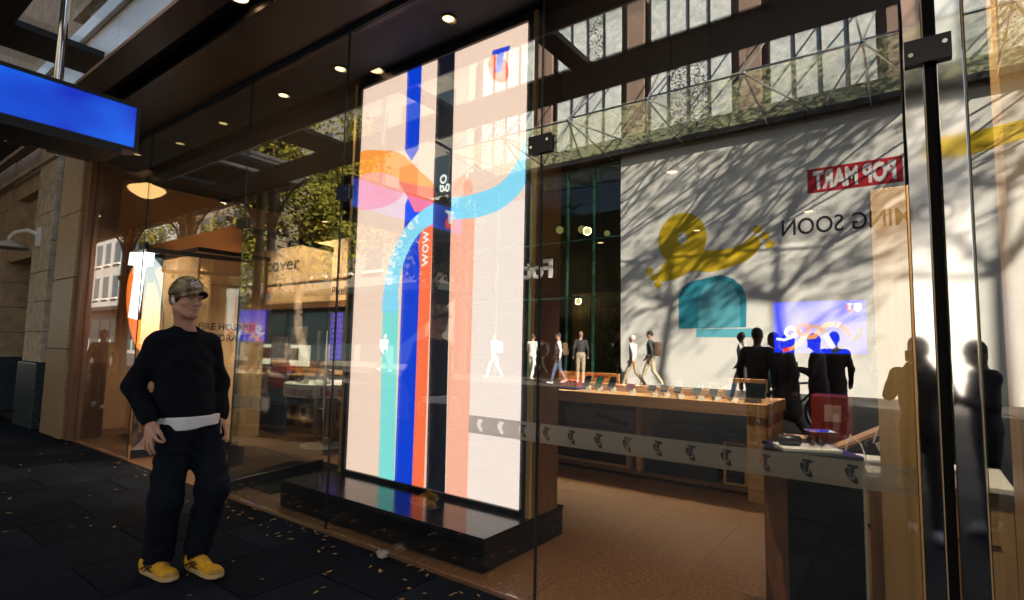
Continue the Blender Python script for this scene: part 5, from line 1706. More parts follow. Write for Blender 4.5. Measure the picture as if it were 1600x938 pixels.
    for q in P:
        if q['p'][0] == 'c':
            q['p'] = ('c', q['p'][1] * s, q['p'][2] * s, q['p'][3] * s, q['p'][4] * s)
        else:
            q['p'] = ('e', q['p'][1] * s, q['p'][2], q['p'][3] * s)
    wob = lambda p: 0.004 * np.sin(p[:, 2] * 31 + p[:, 0] * 17) * np.sin(p[:, 1] * 23 + p[:, 2] * 13)
    V, Q, G = sdf_mesh(P, 0.016, None, wob)
    V[:, 2] -= V[:, 2].min()
    t = thing('person', label, 'person', (x, y, z0), face, group)
    body_obj('body', V, Q, [SKIN[skin], cloth(top), cloth(bottom), cloth(shoe, 0.5), cloth(hair, 0.6)], G, t)
    if pack:
        pb = MB().box(-0.15 * s, 0.15 * s, -0.30 * s, -0.12 * s, 0.98 * s, 1.42 * s)
        o = part('backpack', pb, cloth(pack), t, True, bevel=0.05 * s)
        o.modifiers[0].segments = 4
        part('backpack_pocket', MB().box(-0.11 * s, 0.11 * s, -0.335 * s, -0.302 * s, 1.0 * s, 1.2 * s), cloth(pack), o, True, bevel=0.02)
    if cap:
        cc = np.array(hc) * s
        cp = MB().lathe([(0.089 * s, 0.0), (0.090 * s, 0.03 * s), (0.075 * s, 0.075 * s), (0.04 * s, 0.10 * s), (0.004, 0.107 * s)], (cc[0], cc[1] - 0.005, cc[2] + 0.028 * s), 18)
        o = part('cap', cp, cloth(cap), t, True, smooth=True)
        part('peak', MB().prism([(-0.07 * s, 0.05 * s), (0.07 * s, 0.05 * s), (0.06 * s, 0.15 * s), (0.0, 0.175 * s), (-0.06 * s, 0.15 * s)], (cc[0], cc[1], cc[2] + 0.03 * s), (1, 0, 0), (0, 1, -0.1), (0, 0, 1), 0.008), cloth(cap), o, True)
    if phone:
        part('phone', MB().box(-0.035, 0.035, 0.30 * s, 0.31 * s, 1.17 * s, 1.31 * s), M['black'], t, True)
    return t


LEFT, RIGHT = math.pi / 2, -math.pi / 2      # facing -x, facing +x
person('woman in white shirt and white trousers walking over the road', -11.24, -11.16, math.pi, 1.70, 'walk', (0.72, 0.70, 0.66), (0.70, 0.68, 0.64), (0.03, 0.02, 0.015), stride=0.5, arms='phone')
person('person in white shirt with brown backpack before the glazed shop', -9.76, -10.6, LEFT * 0.7, 1.72, 'walk', (0.66, 0.66, 0.66), (0.07, 0.10, 0.18), pack=(0.12, 0.065, 0.025), stride=0.8)
person('bald man in dark jacket standing before the glazed shop', -9.30, -11.3, 2.6, 1.78, 'stand', (0.025, 0.025, 0.03), (0.30, 0.24, 0.17), (0.30, 0.16, 0.11))
person('walker in pale pink hoodie and tan trousers before the hoarding', -7.30, -11.1, LEFT, 1.66, 'walk', (0.75, 0.66, 0.62), (0.42, 0.32, 0.22), (0.66, 0.58, 0.55), shoe=(0.5, 0.12, 0.2), stride=1.15)
person('walker in dark jacket, cap and brown backpack before the hoarding', -6.95, -11.7, LEFT * 0.9, 1.80, 'walk', (0.035, 0.04, 0.045), (0.44, 0.36, 0.26), pack=(0.09, 0.05, 0.03), cap=(0.015, 0.015, 0.018))
person('person in black and white jacket pushing past the hoarding right of centre', -3.60, -9.6, LEFT, 1.74, 'walk', (0.55, 0.54, 0.52), (0.03, 0.03, 0.035), skin=2, stride=0.9)
person('dark silhouetted man with round head mirrored beside the bench end', -1.93, -3.55, math.pi, 1.78, 'stand', (0.02, 0.022, 0.028), (0.02, 0.02, 0.025), skin=1)
person('man in black tee looking down mirrored by the bicycle', -1.85, -4.6, LEFT * 0.8, 1.72, 'stand', (0.015, 0.015, 0.018), (0.015, 0.015, 0.02), skin=1, arms='phone', head_down=0.8)
person('woman with long dark hair mirrored below the blue screen', -1.50, -3.6, LEFT * 0.9, 1.68, 'walk', (0.05, 0.045, 0.045), (0.10, 0.085, 0.075), long_hair=True, coat=True, stride=0.9)
person('person in dark coat holding a phone mirrored below the blue screen', -1.16, -3.9, LEFT * 1.1, 1.70, 'stand', (0.02, 0.02, 0.026), (0.03, 0.02, 0.02), coat=True, arms='phone', head_down=0.9, phone=True)
person('second dark coated person close behind, mirrored below the blue screen', -1.06, -5.0, math.pi * 0.9, 1.72, 'stand', (0.03, 0.02, 0.022), (0.02, 0.02, 0.02), coat=True)
person('person in hooded dark jacket mirrored in the right steel post', 0.47, -0.85, LEFT * 0.8, 1.60, 'stand', (0.03, 0.035, 0.05), (0.02, 0.03, 0.06), skin=1, arms='phone', head_down=1.0)
person('woman in tan jacket over red top mirrored at the left pane', -14.0, 1.13, 0.35 + math.pi * 1.5, 1.64, 'walk', (0.20, 0.14, 0.08), (0.025, 0.03, 0.03), long_hair=False, skin=0, stride=0.6, shoe=(0.7, 0.7, 0.7))
person('passer-by in white top far left over the road', -19.3, -11.1, RIGHT, 1.70, 'walk', (0.7, 0.68, 0.66), (0.06, 0.07, 0.1))
person('passer-by in pale jacket mirrored in the glowing screen', -12.95, -11.1, LEFT, 1.72, 'walk', (0.62, 0.60, 0.58), (0.5, 0.48, 0.45), pack=(0.4, 0.4, 0.4))
person('passer-by in dark coat and white shoes near the doors, mirrored', -5.6, 0.4, LEFT * 0.9, 1.66, 'walk', (0.015, 0.03, 0.024), (0.015, 0.016, 0.02), coat=True, long_hair=True, shoe=(0.5, 0.5, 0.48), stride=0.7) if False else None

ph = person('photographer in dark clothes holding a camera to the face', 0.02, -0.40, 0.0, 1.60, 'stand', (0.05, 0.045, 0.04), (0.04, 0.04, 0.045), arms='camera', group='people in the street')
cb = thing('photo_camera', 'black camera held up by the photographer', 'camera', (0.0, -0.06, CAM_H), YAW * 0.0)
part('camera_body', bx(-0.065, 0.065, -0.075, -0.035, CAM_H - 0.045, CAM_H + 0.04), M['black'], cb, bevel=0.006)
part('lens_barrel', MB().lathe([(0.033, -0.034), (0.035, -0.016), (0.035, -0.013)], (0.0, 0.0, CAM_H), 20, 'y'), M['black'], cb, smooth='auto')
part('viewfinder_hump', bx(-0.022, 0.022, -0.07, -0.036, CAM_H + 0.041, CAM_H + 0.062), M['black'], cb, bevel=0.004)

# bicycle by the phone user
bi = thing('bicycle', 'parked bicycle with white rims mirrored beside the bench end', 'bicycle', (-1.75, -5.5, street_z(-5.5)), 0.25)
for wx in (-0.52, 0.52):
    w_ = part('wheel', MB().tube([(wx + 0.335 * math.cos(a), 0, 0.345 + 0.335 * math.sin(a)) for a in np.linspace(0, 2 * math.pi, 33)], 0.019, 6), M['black'], bi, True, smooth=True)
    part('rim', MB().tube([(wx + 0.305 * math.cos(a), 0, 0.345 + 0.305 * math.sin(a)) for a in np.linspace(0, 2 * math.pi, 33)], 0.012, 6), M['chrome'], w_, True, smooth=True)
    sp = MB()
    for k in range(12):
        a = k * math.pi / 6
        sp.tube([(wx, 0, 0.345), (wx + 0.3 * math.cos(a), 0, 0.345 + 0.3 * math.sin(a))], 0.003, 4)
    part('spokes', sp, M['chrome'], w_, True)
fr = MB()
for a, b_ in (((-0.52, 0, 0.345), (-0.08, 0, 0.30)), ((-0.52, 0, 0.345), (-0.18, 0, 0.80)), ((-0.08, 0, 0.30), (-0.2, 0, 0.86)), ((-0.08, 0, 0.30), (0.38, 0, 0.78)), ((-0.18, 0, 0.80), (0.36, 0, 0.86)), ((0.38, 0, 0.93), (0.52, 0, 0.345))):
    fr.tube([a, b_], 0.02, 8)
part('frame', fr, mat('bike_paint', (0.03, 0.12, 0.2), 0.3), bi, True)
part('handlebar', MB().tube([(0.42, -0.26, 0.98), (0.37, -0.1, 1.0), (0.37, 0.1, 1.0), (0.42, 0.26, 0.98)], 0.014, 8), M['black'], bi, True)
part('saddle', MB().prism([(-0.34, -0.07), (-0.3, -0.08), (-0.1, -0.02), (-0.08, 0.0), (-0.1, 0.02), (-0.3, 0.08), (-0.34, 0.07)], (0, 0, 0.87), (1, 0, 0), (0, 1, 0), (0, 0, 1), 0.05), M['black'], bi, True, bevel=0.01)
part('delivery_bag', bx(-0.75, -0.38, -0.18, 0.18, 0.72, 1.08).build and MB().box(-0.75, -0.38, -0.18, 0.18, 0.72, 1.08), mat('bag_blue', (0.03, 0.30, 0.42), 0.6), bi, True, bevel=0.02)

# ------------------------------------------------------------------ the man in the yellow shoes
MBASE = A3(-3.61, 1.61, 0.0)
MT = A3(0.9133, -0.4073, 0)          # towards the camera
MS = A3(0.4073, 0.9133, 0)           # to the right as seen from the camera
UPZ = A3(0, 0, 1)


def w3(s, t, z):
    return MS * s + MT * t + UPZ * z


def wd(s, t, z=0.0):
    v = MS * s + MT * t + UPZ * z
    return v / np.linalg.norm(v)


FD = wd(0.50, 0.86)                  # chest direction
LD = wd(0.86, -0.50)                 # across the body
AXB = np.array([LD, FD, UPZ])
HF = wd(0.62, 0.78, -0.05)           # face direction
HL = wd(0.78, -0.62)
HU = np.cross(HL, HF)
if HU[2] < 0:
    HU = -HU
AXH = np.array([HL, HF, HU])
HC = w3(-0.108, -0.045, 1.715)
hp_ = lambda a, b_, c: HC + HL * a + HF * b_ + HU * c

man = thing('person', 'man in black sweater, camouflage cap and yellow sneakers walking past the shop', 'person', tuple(MBASE), 0)
skin_m = mat('skin_man', (0.48, 0.24, 0.16), 0.48, var=0.1, scale=22, bump=0.08, bscale=120)
sweat = mat('black_sweater', (0.006, 0.007, 0.010), 0.95, var=0.25, scale=30, bump=0.35, bscale=260, spec=0.12)
denim = mat('dark_denim', (0.006, 0.008, 0.014), 0.9, var=0.5, scale=18, bump=0.3, bscale=300, spec=0.15)
tee = mat('white_cotton', (0.74, 0.72, 0.70), 0.85, var=0.05, scale=12, bump=0.3, bscale=30)
yel = mat('yellow_suede', (0.72, 0.36, 0.012), 0.65, var=0.18, scale=14, bump=0.2, bscale=180)
yel2 = mat('worn_yellow_suede', (0.42, 0.22, 0.04), 0.7, var=0.3, scale=20)
solem = mat('cream_sole', (0.60, 0.42, 0.20), 0.6, var=0.1, scale=10)
hairm = mat('brown_hair', (0.035, 0.018, 0.010), 0.55, var=0.4, scale=60, stretch=(1, 1, 0.2))
camo = mat('camouflage', (0.10, 0.07, 0.035), 0.85, var=0.3, scale=20, bump=0.3, bscale=200)
_cn = camo.node_tree
for nd in _cn.nodes:
    if nd.type == 'VALTORGB':
        el_ = nd.color_ramp.elements
        el_[0].position, el_[0].color = 0.36, (0.012, 0.010, 0.008, 1)
        el_[1].position, el_[1].color = 0.66, (0.42, 0.32, 0.20, 1)
        e1 = el_.new(0.44)
        e1.color = (0.075, 0.05, 0.025, 1)
        e2 = el_.new(0.54)
        e2.color = (0.22, 0.16, 0.075, 1)

# body: head, neck, arms with hands, legs, one surface
B_ = []
B_ += [ell(HC, (0.073, 0.096, 0.108), 0, 0.02, AXH)]
B_ += [ell(hp_(0, 0.030, -0.060), (0.058, 0.062, 0.060), 0, 0.03, AXH)]
B_ += [cap_(hp_(-0.045, 0.012, -0.070), hp_(-0.018, 0.070, -0.104), 0.018, 0.017, 0, 0.03), cap_(hp_(0.045, 0.012, -0.070), hp_(0.018, 0.070, -0.104), 0.018, 0.017, 0, 0.03)]
B_ += [ell(hp_(0, 0.078, -0.103), (0.022, 0.016, 0.014), 0, 0.02, AXH)]
B_ += [ell(hp_(0, 0.082, 0.022), (0.056, 0.018, 0.012), 0, 0.018, AXH)]
B_ += [cap_(hp_(0, 0.096, 0.006), hp_(0, 0.114, -0.030), 0.008, 0.012, 0, 0.012), ell(hp_(0.012, 0.102, -0.034), (0.010, 0.010, 0.008), 0, 0.008, AXH), ell(hp_(-0.012, 0.102, -0.034), (0.010, 0.010, 0.008), 0, 0.008, AXH)]
B_ += [ell(hp_(-0.043, 0.062, -0.028), (0.020, 0.020, 0.016), 0, 0.025, AXH), ell(hp_(0.043, 0.062, -0.028), (0.020, 0.020, 0.016), 0, 0.025, AXH)]
B_ += [ell(hp_(0, 0.092, -0.060), (0.024, 0.009, 0.0055), 0, 0.006, AXH), ell(hp_(0, 0.091, -0.073), (0.021, 0.010, 0.007), 0, 0.006, AXH)]
for e_ in (-1, 1):
    B_ += [dict(p=('e', hp_(0.031 * e_, 0.096, 0.004), AXH, A3(0.019, 0.015, 0.011)), k=0.012, sub=True)]
    B_ += [ell(hp_(0.075 * e_, -0.012, -0.012), (0.010, 0.020, 0.031), 0, 0.008, AXH)]
    B_ += [dict(p=('e', hp_(0.084 * e_, -0.006, -0.010), AXH, A3(0.006, 0.010, 0.017)), k=0.006, sub=True)]
NB = w3(-0.095, -0.085, 1.50)
B_ += [cap_(NB, hp_(0, -0.012, -0.06), 0.057, 0.052, 0, 0.03), cap_(NB + LD * -0.02, hp_(-0.05, 0.0, -0.07), 0.03, 0.02, 0, 0.03)]
B_ += [ell(w3(-0.10, -0.09, 1.32), (0.155, 0.10, 0.19), 0, 0.05, AXB), ell(w3(-0.06, -0.10, 1.03), (0.14, 0.095, 0.18), 0, 0.05, AXB)]
SR, SLs = w3(-0.238, -0.012, 1.425), w3(0.040, -0.178, 1.425)
ER, EL_ = w3(-0.345, -0.045, 1.175), w3(0.118, -0.245, 1.175)
WR, WL = w3(-0.243, 0.065, 0.968), w3(0.135, -0.145, 0.955)
B_ += [cap_(SR, ER, 0.05, 0.042, 0, 0.03), cap_(ER, WR, 0.042, 0.029, 0, 0.02), cap_(SLs, EL_, 0.05, 0.042, 0, 0.03), cap_(EL_, WL, 0.042, 0.029, 0, 0.02)]
HR_, HLg = w3(-0.115, -0.045, 0.90), w3(0.055, -0.155, 0.90)
KR, KL = w3(-0.135, -0.03, 0.49), w3(0.112, -0.05, 0.52)
AR, AL = w3(-0.158, -0.20, 0.10), w3(0.055, -0.165, 0.11)
B_ += [cap_(HR_, KR, 0.08, 0.055, 0, 0.03), cap_(KR, AR, 0.055, 0.038, 0, 0.02), cap_(HLg, KL, 0.08, 0.055, 0, 0.03), cap_(KL, AL, 0.055, 0.038, 0, 0.02)]
B_ += [cap_(AR, AR + w3(0.06, 0.09, -0.06), 0.03, 0.018, 0, 0.02), cap_(AL, AL + w3(0.06, 0.09, -0.065), 0.03, 0.018, 0, 0.02)]


def hand(wr, palm, fingers, thumb):
    out = []
    for f in fingers:
        out.append(cap_(wr, w3(*f[0]), 0.021, 0.0115, 0, 0.010))
    out.append(cap_(wr, w3(*thumb[0]), 0.022, 0.016, 0, 0.012))
    for f, r in zip(fingers, (0.0092, 0.0096, 0.0092, 0.0080)):
        pts = [w3(*q) for q in f]
        out.append(cap_(pts[0], pts[1], r + 0.0012, r, 0, 0.004))
        out.append(cap_(pts[1], pts[2], r, r * 0.9, 0, 0.003))
        out.append(cap_(pts[2], pts[3], r * 0.9, r * 0.8, 0, 0.003))
    pts = [w3(*q) for q in thumb]
    out.append(cap_(pts[0], pts[1], 0.014, 0.0115, 0, 0.008))
    out.append(cap_(pts[1], pts[2], 0.0115, 0.0095, 0, 0.004))
    return out


B_ += hand(WR, None,
           [[(-0.212, 0.118, 0.898), (-0.196, 0.142, 0.873), (-0.180, 0.146, 0.862), (-0.163, 0.140, 0.857)],
            [(-0.226, 0.112, 0.889), (-0.224, 0.135, 0.848), (-0.213, 0.139, 0.818), (-0.203, 0.133, 0.795)],
            [(-0.241, 0.102, 0.887), (-0.243, 0.119, 0.842), (-0.232, 0.123, 0.810), (-0.219, 0.117, 0.787)],
            [(-0.255, 0.088, 0.892), (-0.262, 0.100, 0.856), (-0.257, 0.105, 0.833), (-0.248, 0.101, 0.813)]],
           [(-0.208, 0.088, 0.940), (-0.182, 0.116, 0.903), (-0.160, 0.120, 0.862)])
B_ += hand(WL, None,
           [[(0.164, -0.108, 0.886), (0.172, -0.092, 0.852), (0.162, -0.078, 0.830), (0.148, -0.078, 0.822)],
            [(0.156, -0.122, 0.880), (0.164, -0.106, 0.842), (0.156, -0.092, 0.818), (0.142, -0.090, 0.808)],
            [(0.146, -0.136, 0.880), (0.152, -0.122, 0.842), (0.146, -0.108, 0.820), (0.134, -0.104, 0.812)],
            [(0.136, -0.148, 0.886), (0.140, -0.140, 0.855), (0.136, -0.128, 0.835), (0.127, -0.122, 0.826)]],
           [(0.130, -0.116, 0.930), (0.128, -0.090, 0.896), (0.136, -0.074, 0.864)])
V, Q, G = sdf_mesh(B_, 0.005)
body_obj('body', V, Q, [skin_m], None, man)
for e_ in (-1, 1):
    c = hp_(0.031 * e_, 0.0785, 0.002)
    eye = part('eye', MB().lathe([(0.0118 * math.sin(a), 0.0118 * math.cos(a)) for a in np.linspace(0.05, 3.09, 9)], tuple(c), 14), mat('eye_white_%d' % e_, (0.36, 0.32, 0.30), 0.25), man, True, smooth=True)
    ir = hp_(0.0325 * e_, 0.0888, 0.0015)
    part('iris', MB().lathe([(0.001, 0.0022), (0.0062, 0.0018), (0.0062, -0.0018), (0.001, -0.0022)], tuple(ir), 12), M['ink'], eye, True, smooth=True)
    part('eyelid', MB().tube([hp_(0.0175 * e_, 0.0865, 0.004), hp_(0.026 * e_, 0.0905, 0.0095), hp_(0.036 * e_, 0.0895, 0.0095), hp_(0.046 * e_, 0.082, 0.003)], [0.003, 0.0048, 0.0048, 0.003], 8), skin_m, man, True, smooth=True)
    part('eyebrow', MB().tube([hp_(0.014 * e_, 0.100, 0.022), hp_(0.032 * e_, 0.097, 0.027), hp_(0.050 * e_, 0.082, 0.020)], [0.003, 0.0038, 0.002], 6), hairm, man, True, smooth=True)
part('mouth_line', MB().tube([hp_(-0.022, 0.0925, -0.0690), hp_(0, 0.1025, -0.0655), hp_(0.022, 0.0925, -0.0690)], 0.0016, 5), mat('lip_line', (0.12, 0.03, 0.025), 0.5), man, True)
part('earbud', MB().tube([hp_(-0.086, 0.004, -0.006), hp_(-0.090, 0.010, -0.014), hp_(-0.087, 0.018, -0.040)], [0.009, 0.008, 0.0042], 10), M['white'], man, True, smooth=True)

# hair and cap
H_ = [ell(hp_(0, -0.012, 0.010), (0.080, 0.096, 0.102), 0, 0.01, AXH), ell(hp_(-0.066, 0.030, 0.0), (0.012, 0.02, 0.022), 0, 0.01, AXH), ell(hp_(0.066, 0.030, 0.0), (0.012, 0.02, 0.022), 0, 0.01, AXH)]
V, Q, G = sdf_mesh(H_, 0.006, [lambda P: ((P - HC) @ HF) * 0.75 - ((P - HC) @ HU) * 0.45 - 0.030, lambda P: -((P - HC) @ HU) - 0.048])
body_obj('hair', V, Q, [hairm], None, man)
CPC = hp_(0, -0.004, 0.030)
C_ = [ell(CPC, (0.089, 0.108, 0.112), 0, 0.02, AXH), ell(CPC + HF * 0.035 + HU * 0.045, (0.07, 0.06, 0.055), 0, 0.03, AXH)]
V, Q, G = sdf_mesh(C_, 0.006, [lambda P: -((P - CPC) @ HU) + 0.10 * ((P - CPC) @ HF) - 0.008], lambda p: 0.0015 * np.sin((p @ HL) * 160))
cap_o = body_obj('cap', V, Q, [camo], None, man)
br = MB()
na, nr_ = 17, 5
for i in range(na):
    a = math.radians(-78 + 156 * i / (na - 1))
    for j in range(nr_):
        f = j / (nr_ - 1)
        ext = 0.058 * math.cos(a) ** 0.7 * f
        p = CPC + HL * (0.088 * math.sin(a)) + HF * (0.107 * math.cos(a) + ext) + HU * (0.018 + 0.012 * math.cos(a) - 0.020 * (1 - math.cos(a)) - 0.16 * ext - 0.03 * abs(math.sin(a)) * f)
        br.v.append(tuple(p))
for i in range(na - 1):
    for j in range(nr_ - 1):
        br.f.append((i * nr_ + j, i * nr_ + j + 1, (i + 1) * nr_ + j + 1, (i + 1) * nr_ + j))
        br.mi.append(0)
bo = part('cap_brim', br, camo, cap_o, True, smooth=True)
sm_ = bo.modifiers.new('thick', 'SOLIDIFY')
sm_.thickness = 0.005
part('cap_button', MB().lathe([(0.001, 0.006), (0.008, 0.004), (0.009, 0.0)], tuple(CPC + HU * 0.111), 10), camo, cap_o, True, smooth=True)
em = MB()
rr_ = random.Random(4)
for k in range(34):
    a, b_ = rr_.uniform(-0.50, 0.15), rr_.uniform(0.40, 0.80)
    dirv = HL * math.sin(a) * math.cos(b_) + HF * math.cos(a) * math.cos(b_) + HU * math.sin(b_)
    lo_, hi_ = 0.05, 0.2
    for _ in range(24):
        mid = (lo_ + hi_) / 2
        if field(C_, (CPC + dirv * mid)[None])[0][0] < 0:
            lo_ = mid
        else:
            hi_ = mid
    c = CPC + dirv * (lo_ + 0.002)
    u = np.cross(dirv, HU)
    u /= np.linalg.norm(u)
    v = np.cross(dirv, u)
    em.sheet([c + u * rr_.uniform(0.003, 0.009) * math.cos(q) + v * rr_.uniform(0.002, 0.007) * math.sin(q) for q in np.linspace(0, 6.28, 8, endpoint=False)])
part('cap_emblem', em, mat('emblem_white', (0.62, 0.55, 0.48), 0.8), cap_o, True)


def folds(amp, f1=38.0, f2=21.0):
    def fn(p):
        x, y, z = p[:, 0], p[:, 1], p[:, 2]
        a = np.sin(f1 * z + 9 * np.sin(f2 * 0.5 * (x + y)) + 4 * x)
        b_ = np.sin(f2 * z * 1.3 - 14 * x + 11 * y + 3 * np.sin(9 * z))
        c = np.sin(f1 * 0.6 * (x - y) + 7 * np.sin(8 * z))
        return amp * (0.5 * a * b_ + 0.5 * c * b_)
    return fn


# sweater
S_ = [ell(w3(-0.10, -0.09, 1.31), (0.182, 0.122, 0.20), 0, 0.06, AXB), ell(w3(-0.075, -0.098, 1.10), (0.178, 0.132, 0.20), 0, 0.06, AXB), ell(w3(-0.052, -0.10, 0.995), (0.163, 0.128, 0.09), 0, 0.05, AXB),
      cap_(w3(-0.225, -0.02, 1.42), w3(0.028, -0.17, 1.42), 0.064, 0.064, 0, 0.05), cap_(NB + UPZ * -0.015, w3(-0.225, -0.02, 1.445), 0.065, 0.055, 0, 0.05), cap_(NB + UPZ * -0.015, w3(0.03, -0.17, 1.445), 0.065, 0.055, 0, 0.05),
      cap_(SR, ER, 0.064, 0.057, 0, 0.05), cap_(ER, WR + (ER - WR) * 0.22, 0.057, 0.050, 0, 0.04), cap_(SLs, EL_, 0.062, 0.055, 0, 0.05), cap_(EL_, WL + (EL_ - WL) * 0.22, 0.055, 0.049, 0, 0.04),
      cap_(WR + (ER - WR) * 0.24, WR + (ER - WR) * 0.06, 0.050, 0.044, 0, 0.012), cap_(WL + (EL_ - WL) * 0.24, WL + (EL_ - WL) * 0.06, 0.048, 0.042, 0, 0.012)]
S_ += [dict(p=('c', NB + UPZ * 0.01 + FD * 0.012, NB + UPZ * 0.2 + FD * 0.02, 0.060, 0.080), k=0.012, sub=True)]
V, Q, G = sdf_mesh(S_, 0.0065, [lambda P: 0.972 + 0.07 * ((P @ MS) + 0.05) - P[..., 2]] if False else [lambda P: np.where((P @ LD + 0.09) ** 2 * 20 + (P @ FD + 0.1) ** 2 * 20 < 0.75, 0.958 - P[..., 2] + 0.05 * (P @ MS), -1.0)], folds(0.0065, 26, 15))
sw = body_obj('sweater', V, Q, [sweat], None, man)
ang = np.linspace(0, 2 * math.pi, 25)
part('neck_rib', MB().tube([NB + UPZ * (0.028 - 0.030 * math.sin(a)) + LD * 0.069 * math.cos(a) + FD * (0.012 + 0.069 * math.sin(a)) for a in ang], 0.010, 8), sweat, sw, True, smooth=True)

# tee shirt hem
T_ = [ell(w3(-0.045, -0.10, 0.95), (0.181, 0.152, 0.36), 0, 0.03, AXB)]
V, Q, G = sdf_mesh(T_, 0.006, [lambda P: 0.896 + 0.10 * (P @ MS + 0.18) + 0.003 * np.sin((P @ LD) * 30) - P[..., 2], lambda P: P[..., 2] - 0.985], folds(0.006, 30, 25))
body_obj('tee_shirt', V, Q, [tee], None, man)

# trousers
J_ = [ell(w3(-0.04, -0.10, 0.90), (0.152, 0.116, 0.11), 0, 0.05, AXB), cap_(HR_, KR, 0.100, 0.090, 0, 0.06), cap_(HLg, KL, 0.100, 0.094, 0, 0.06), cap_(KR, AR + UPZ * 0.02, 0.089, 0.086, 0, 0.04), cap_(KL, AL + UPZ * 0.03, 0.093, 0.082, 0, 0.04)]


def jf(p):
    base = folds(0.007, 22, 16)(p)
    low = np.clip((0.30 - p[:, 2]) / 0.2, 0, 1)
    return base + low * 0.005 * np.sin(p[:, 2] * 95 + 9 * np.sin(p[:, 0] * 22 + p[:, 1] * 18))


V, Q, G = sdf_mesh(J_, 0.0065, [lambda P: 0.075 - P[..., 2], lambda P: P[..., 2] - 0.955], jf)
tr0 = body_obj('trousers', V, Q, [denim], None, man)


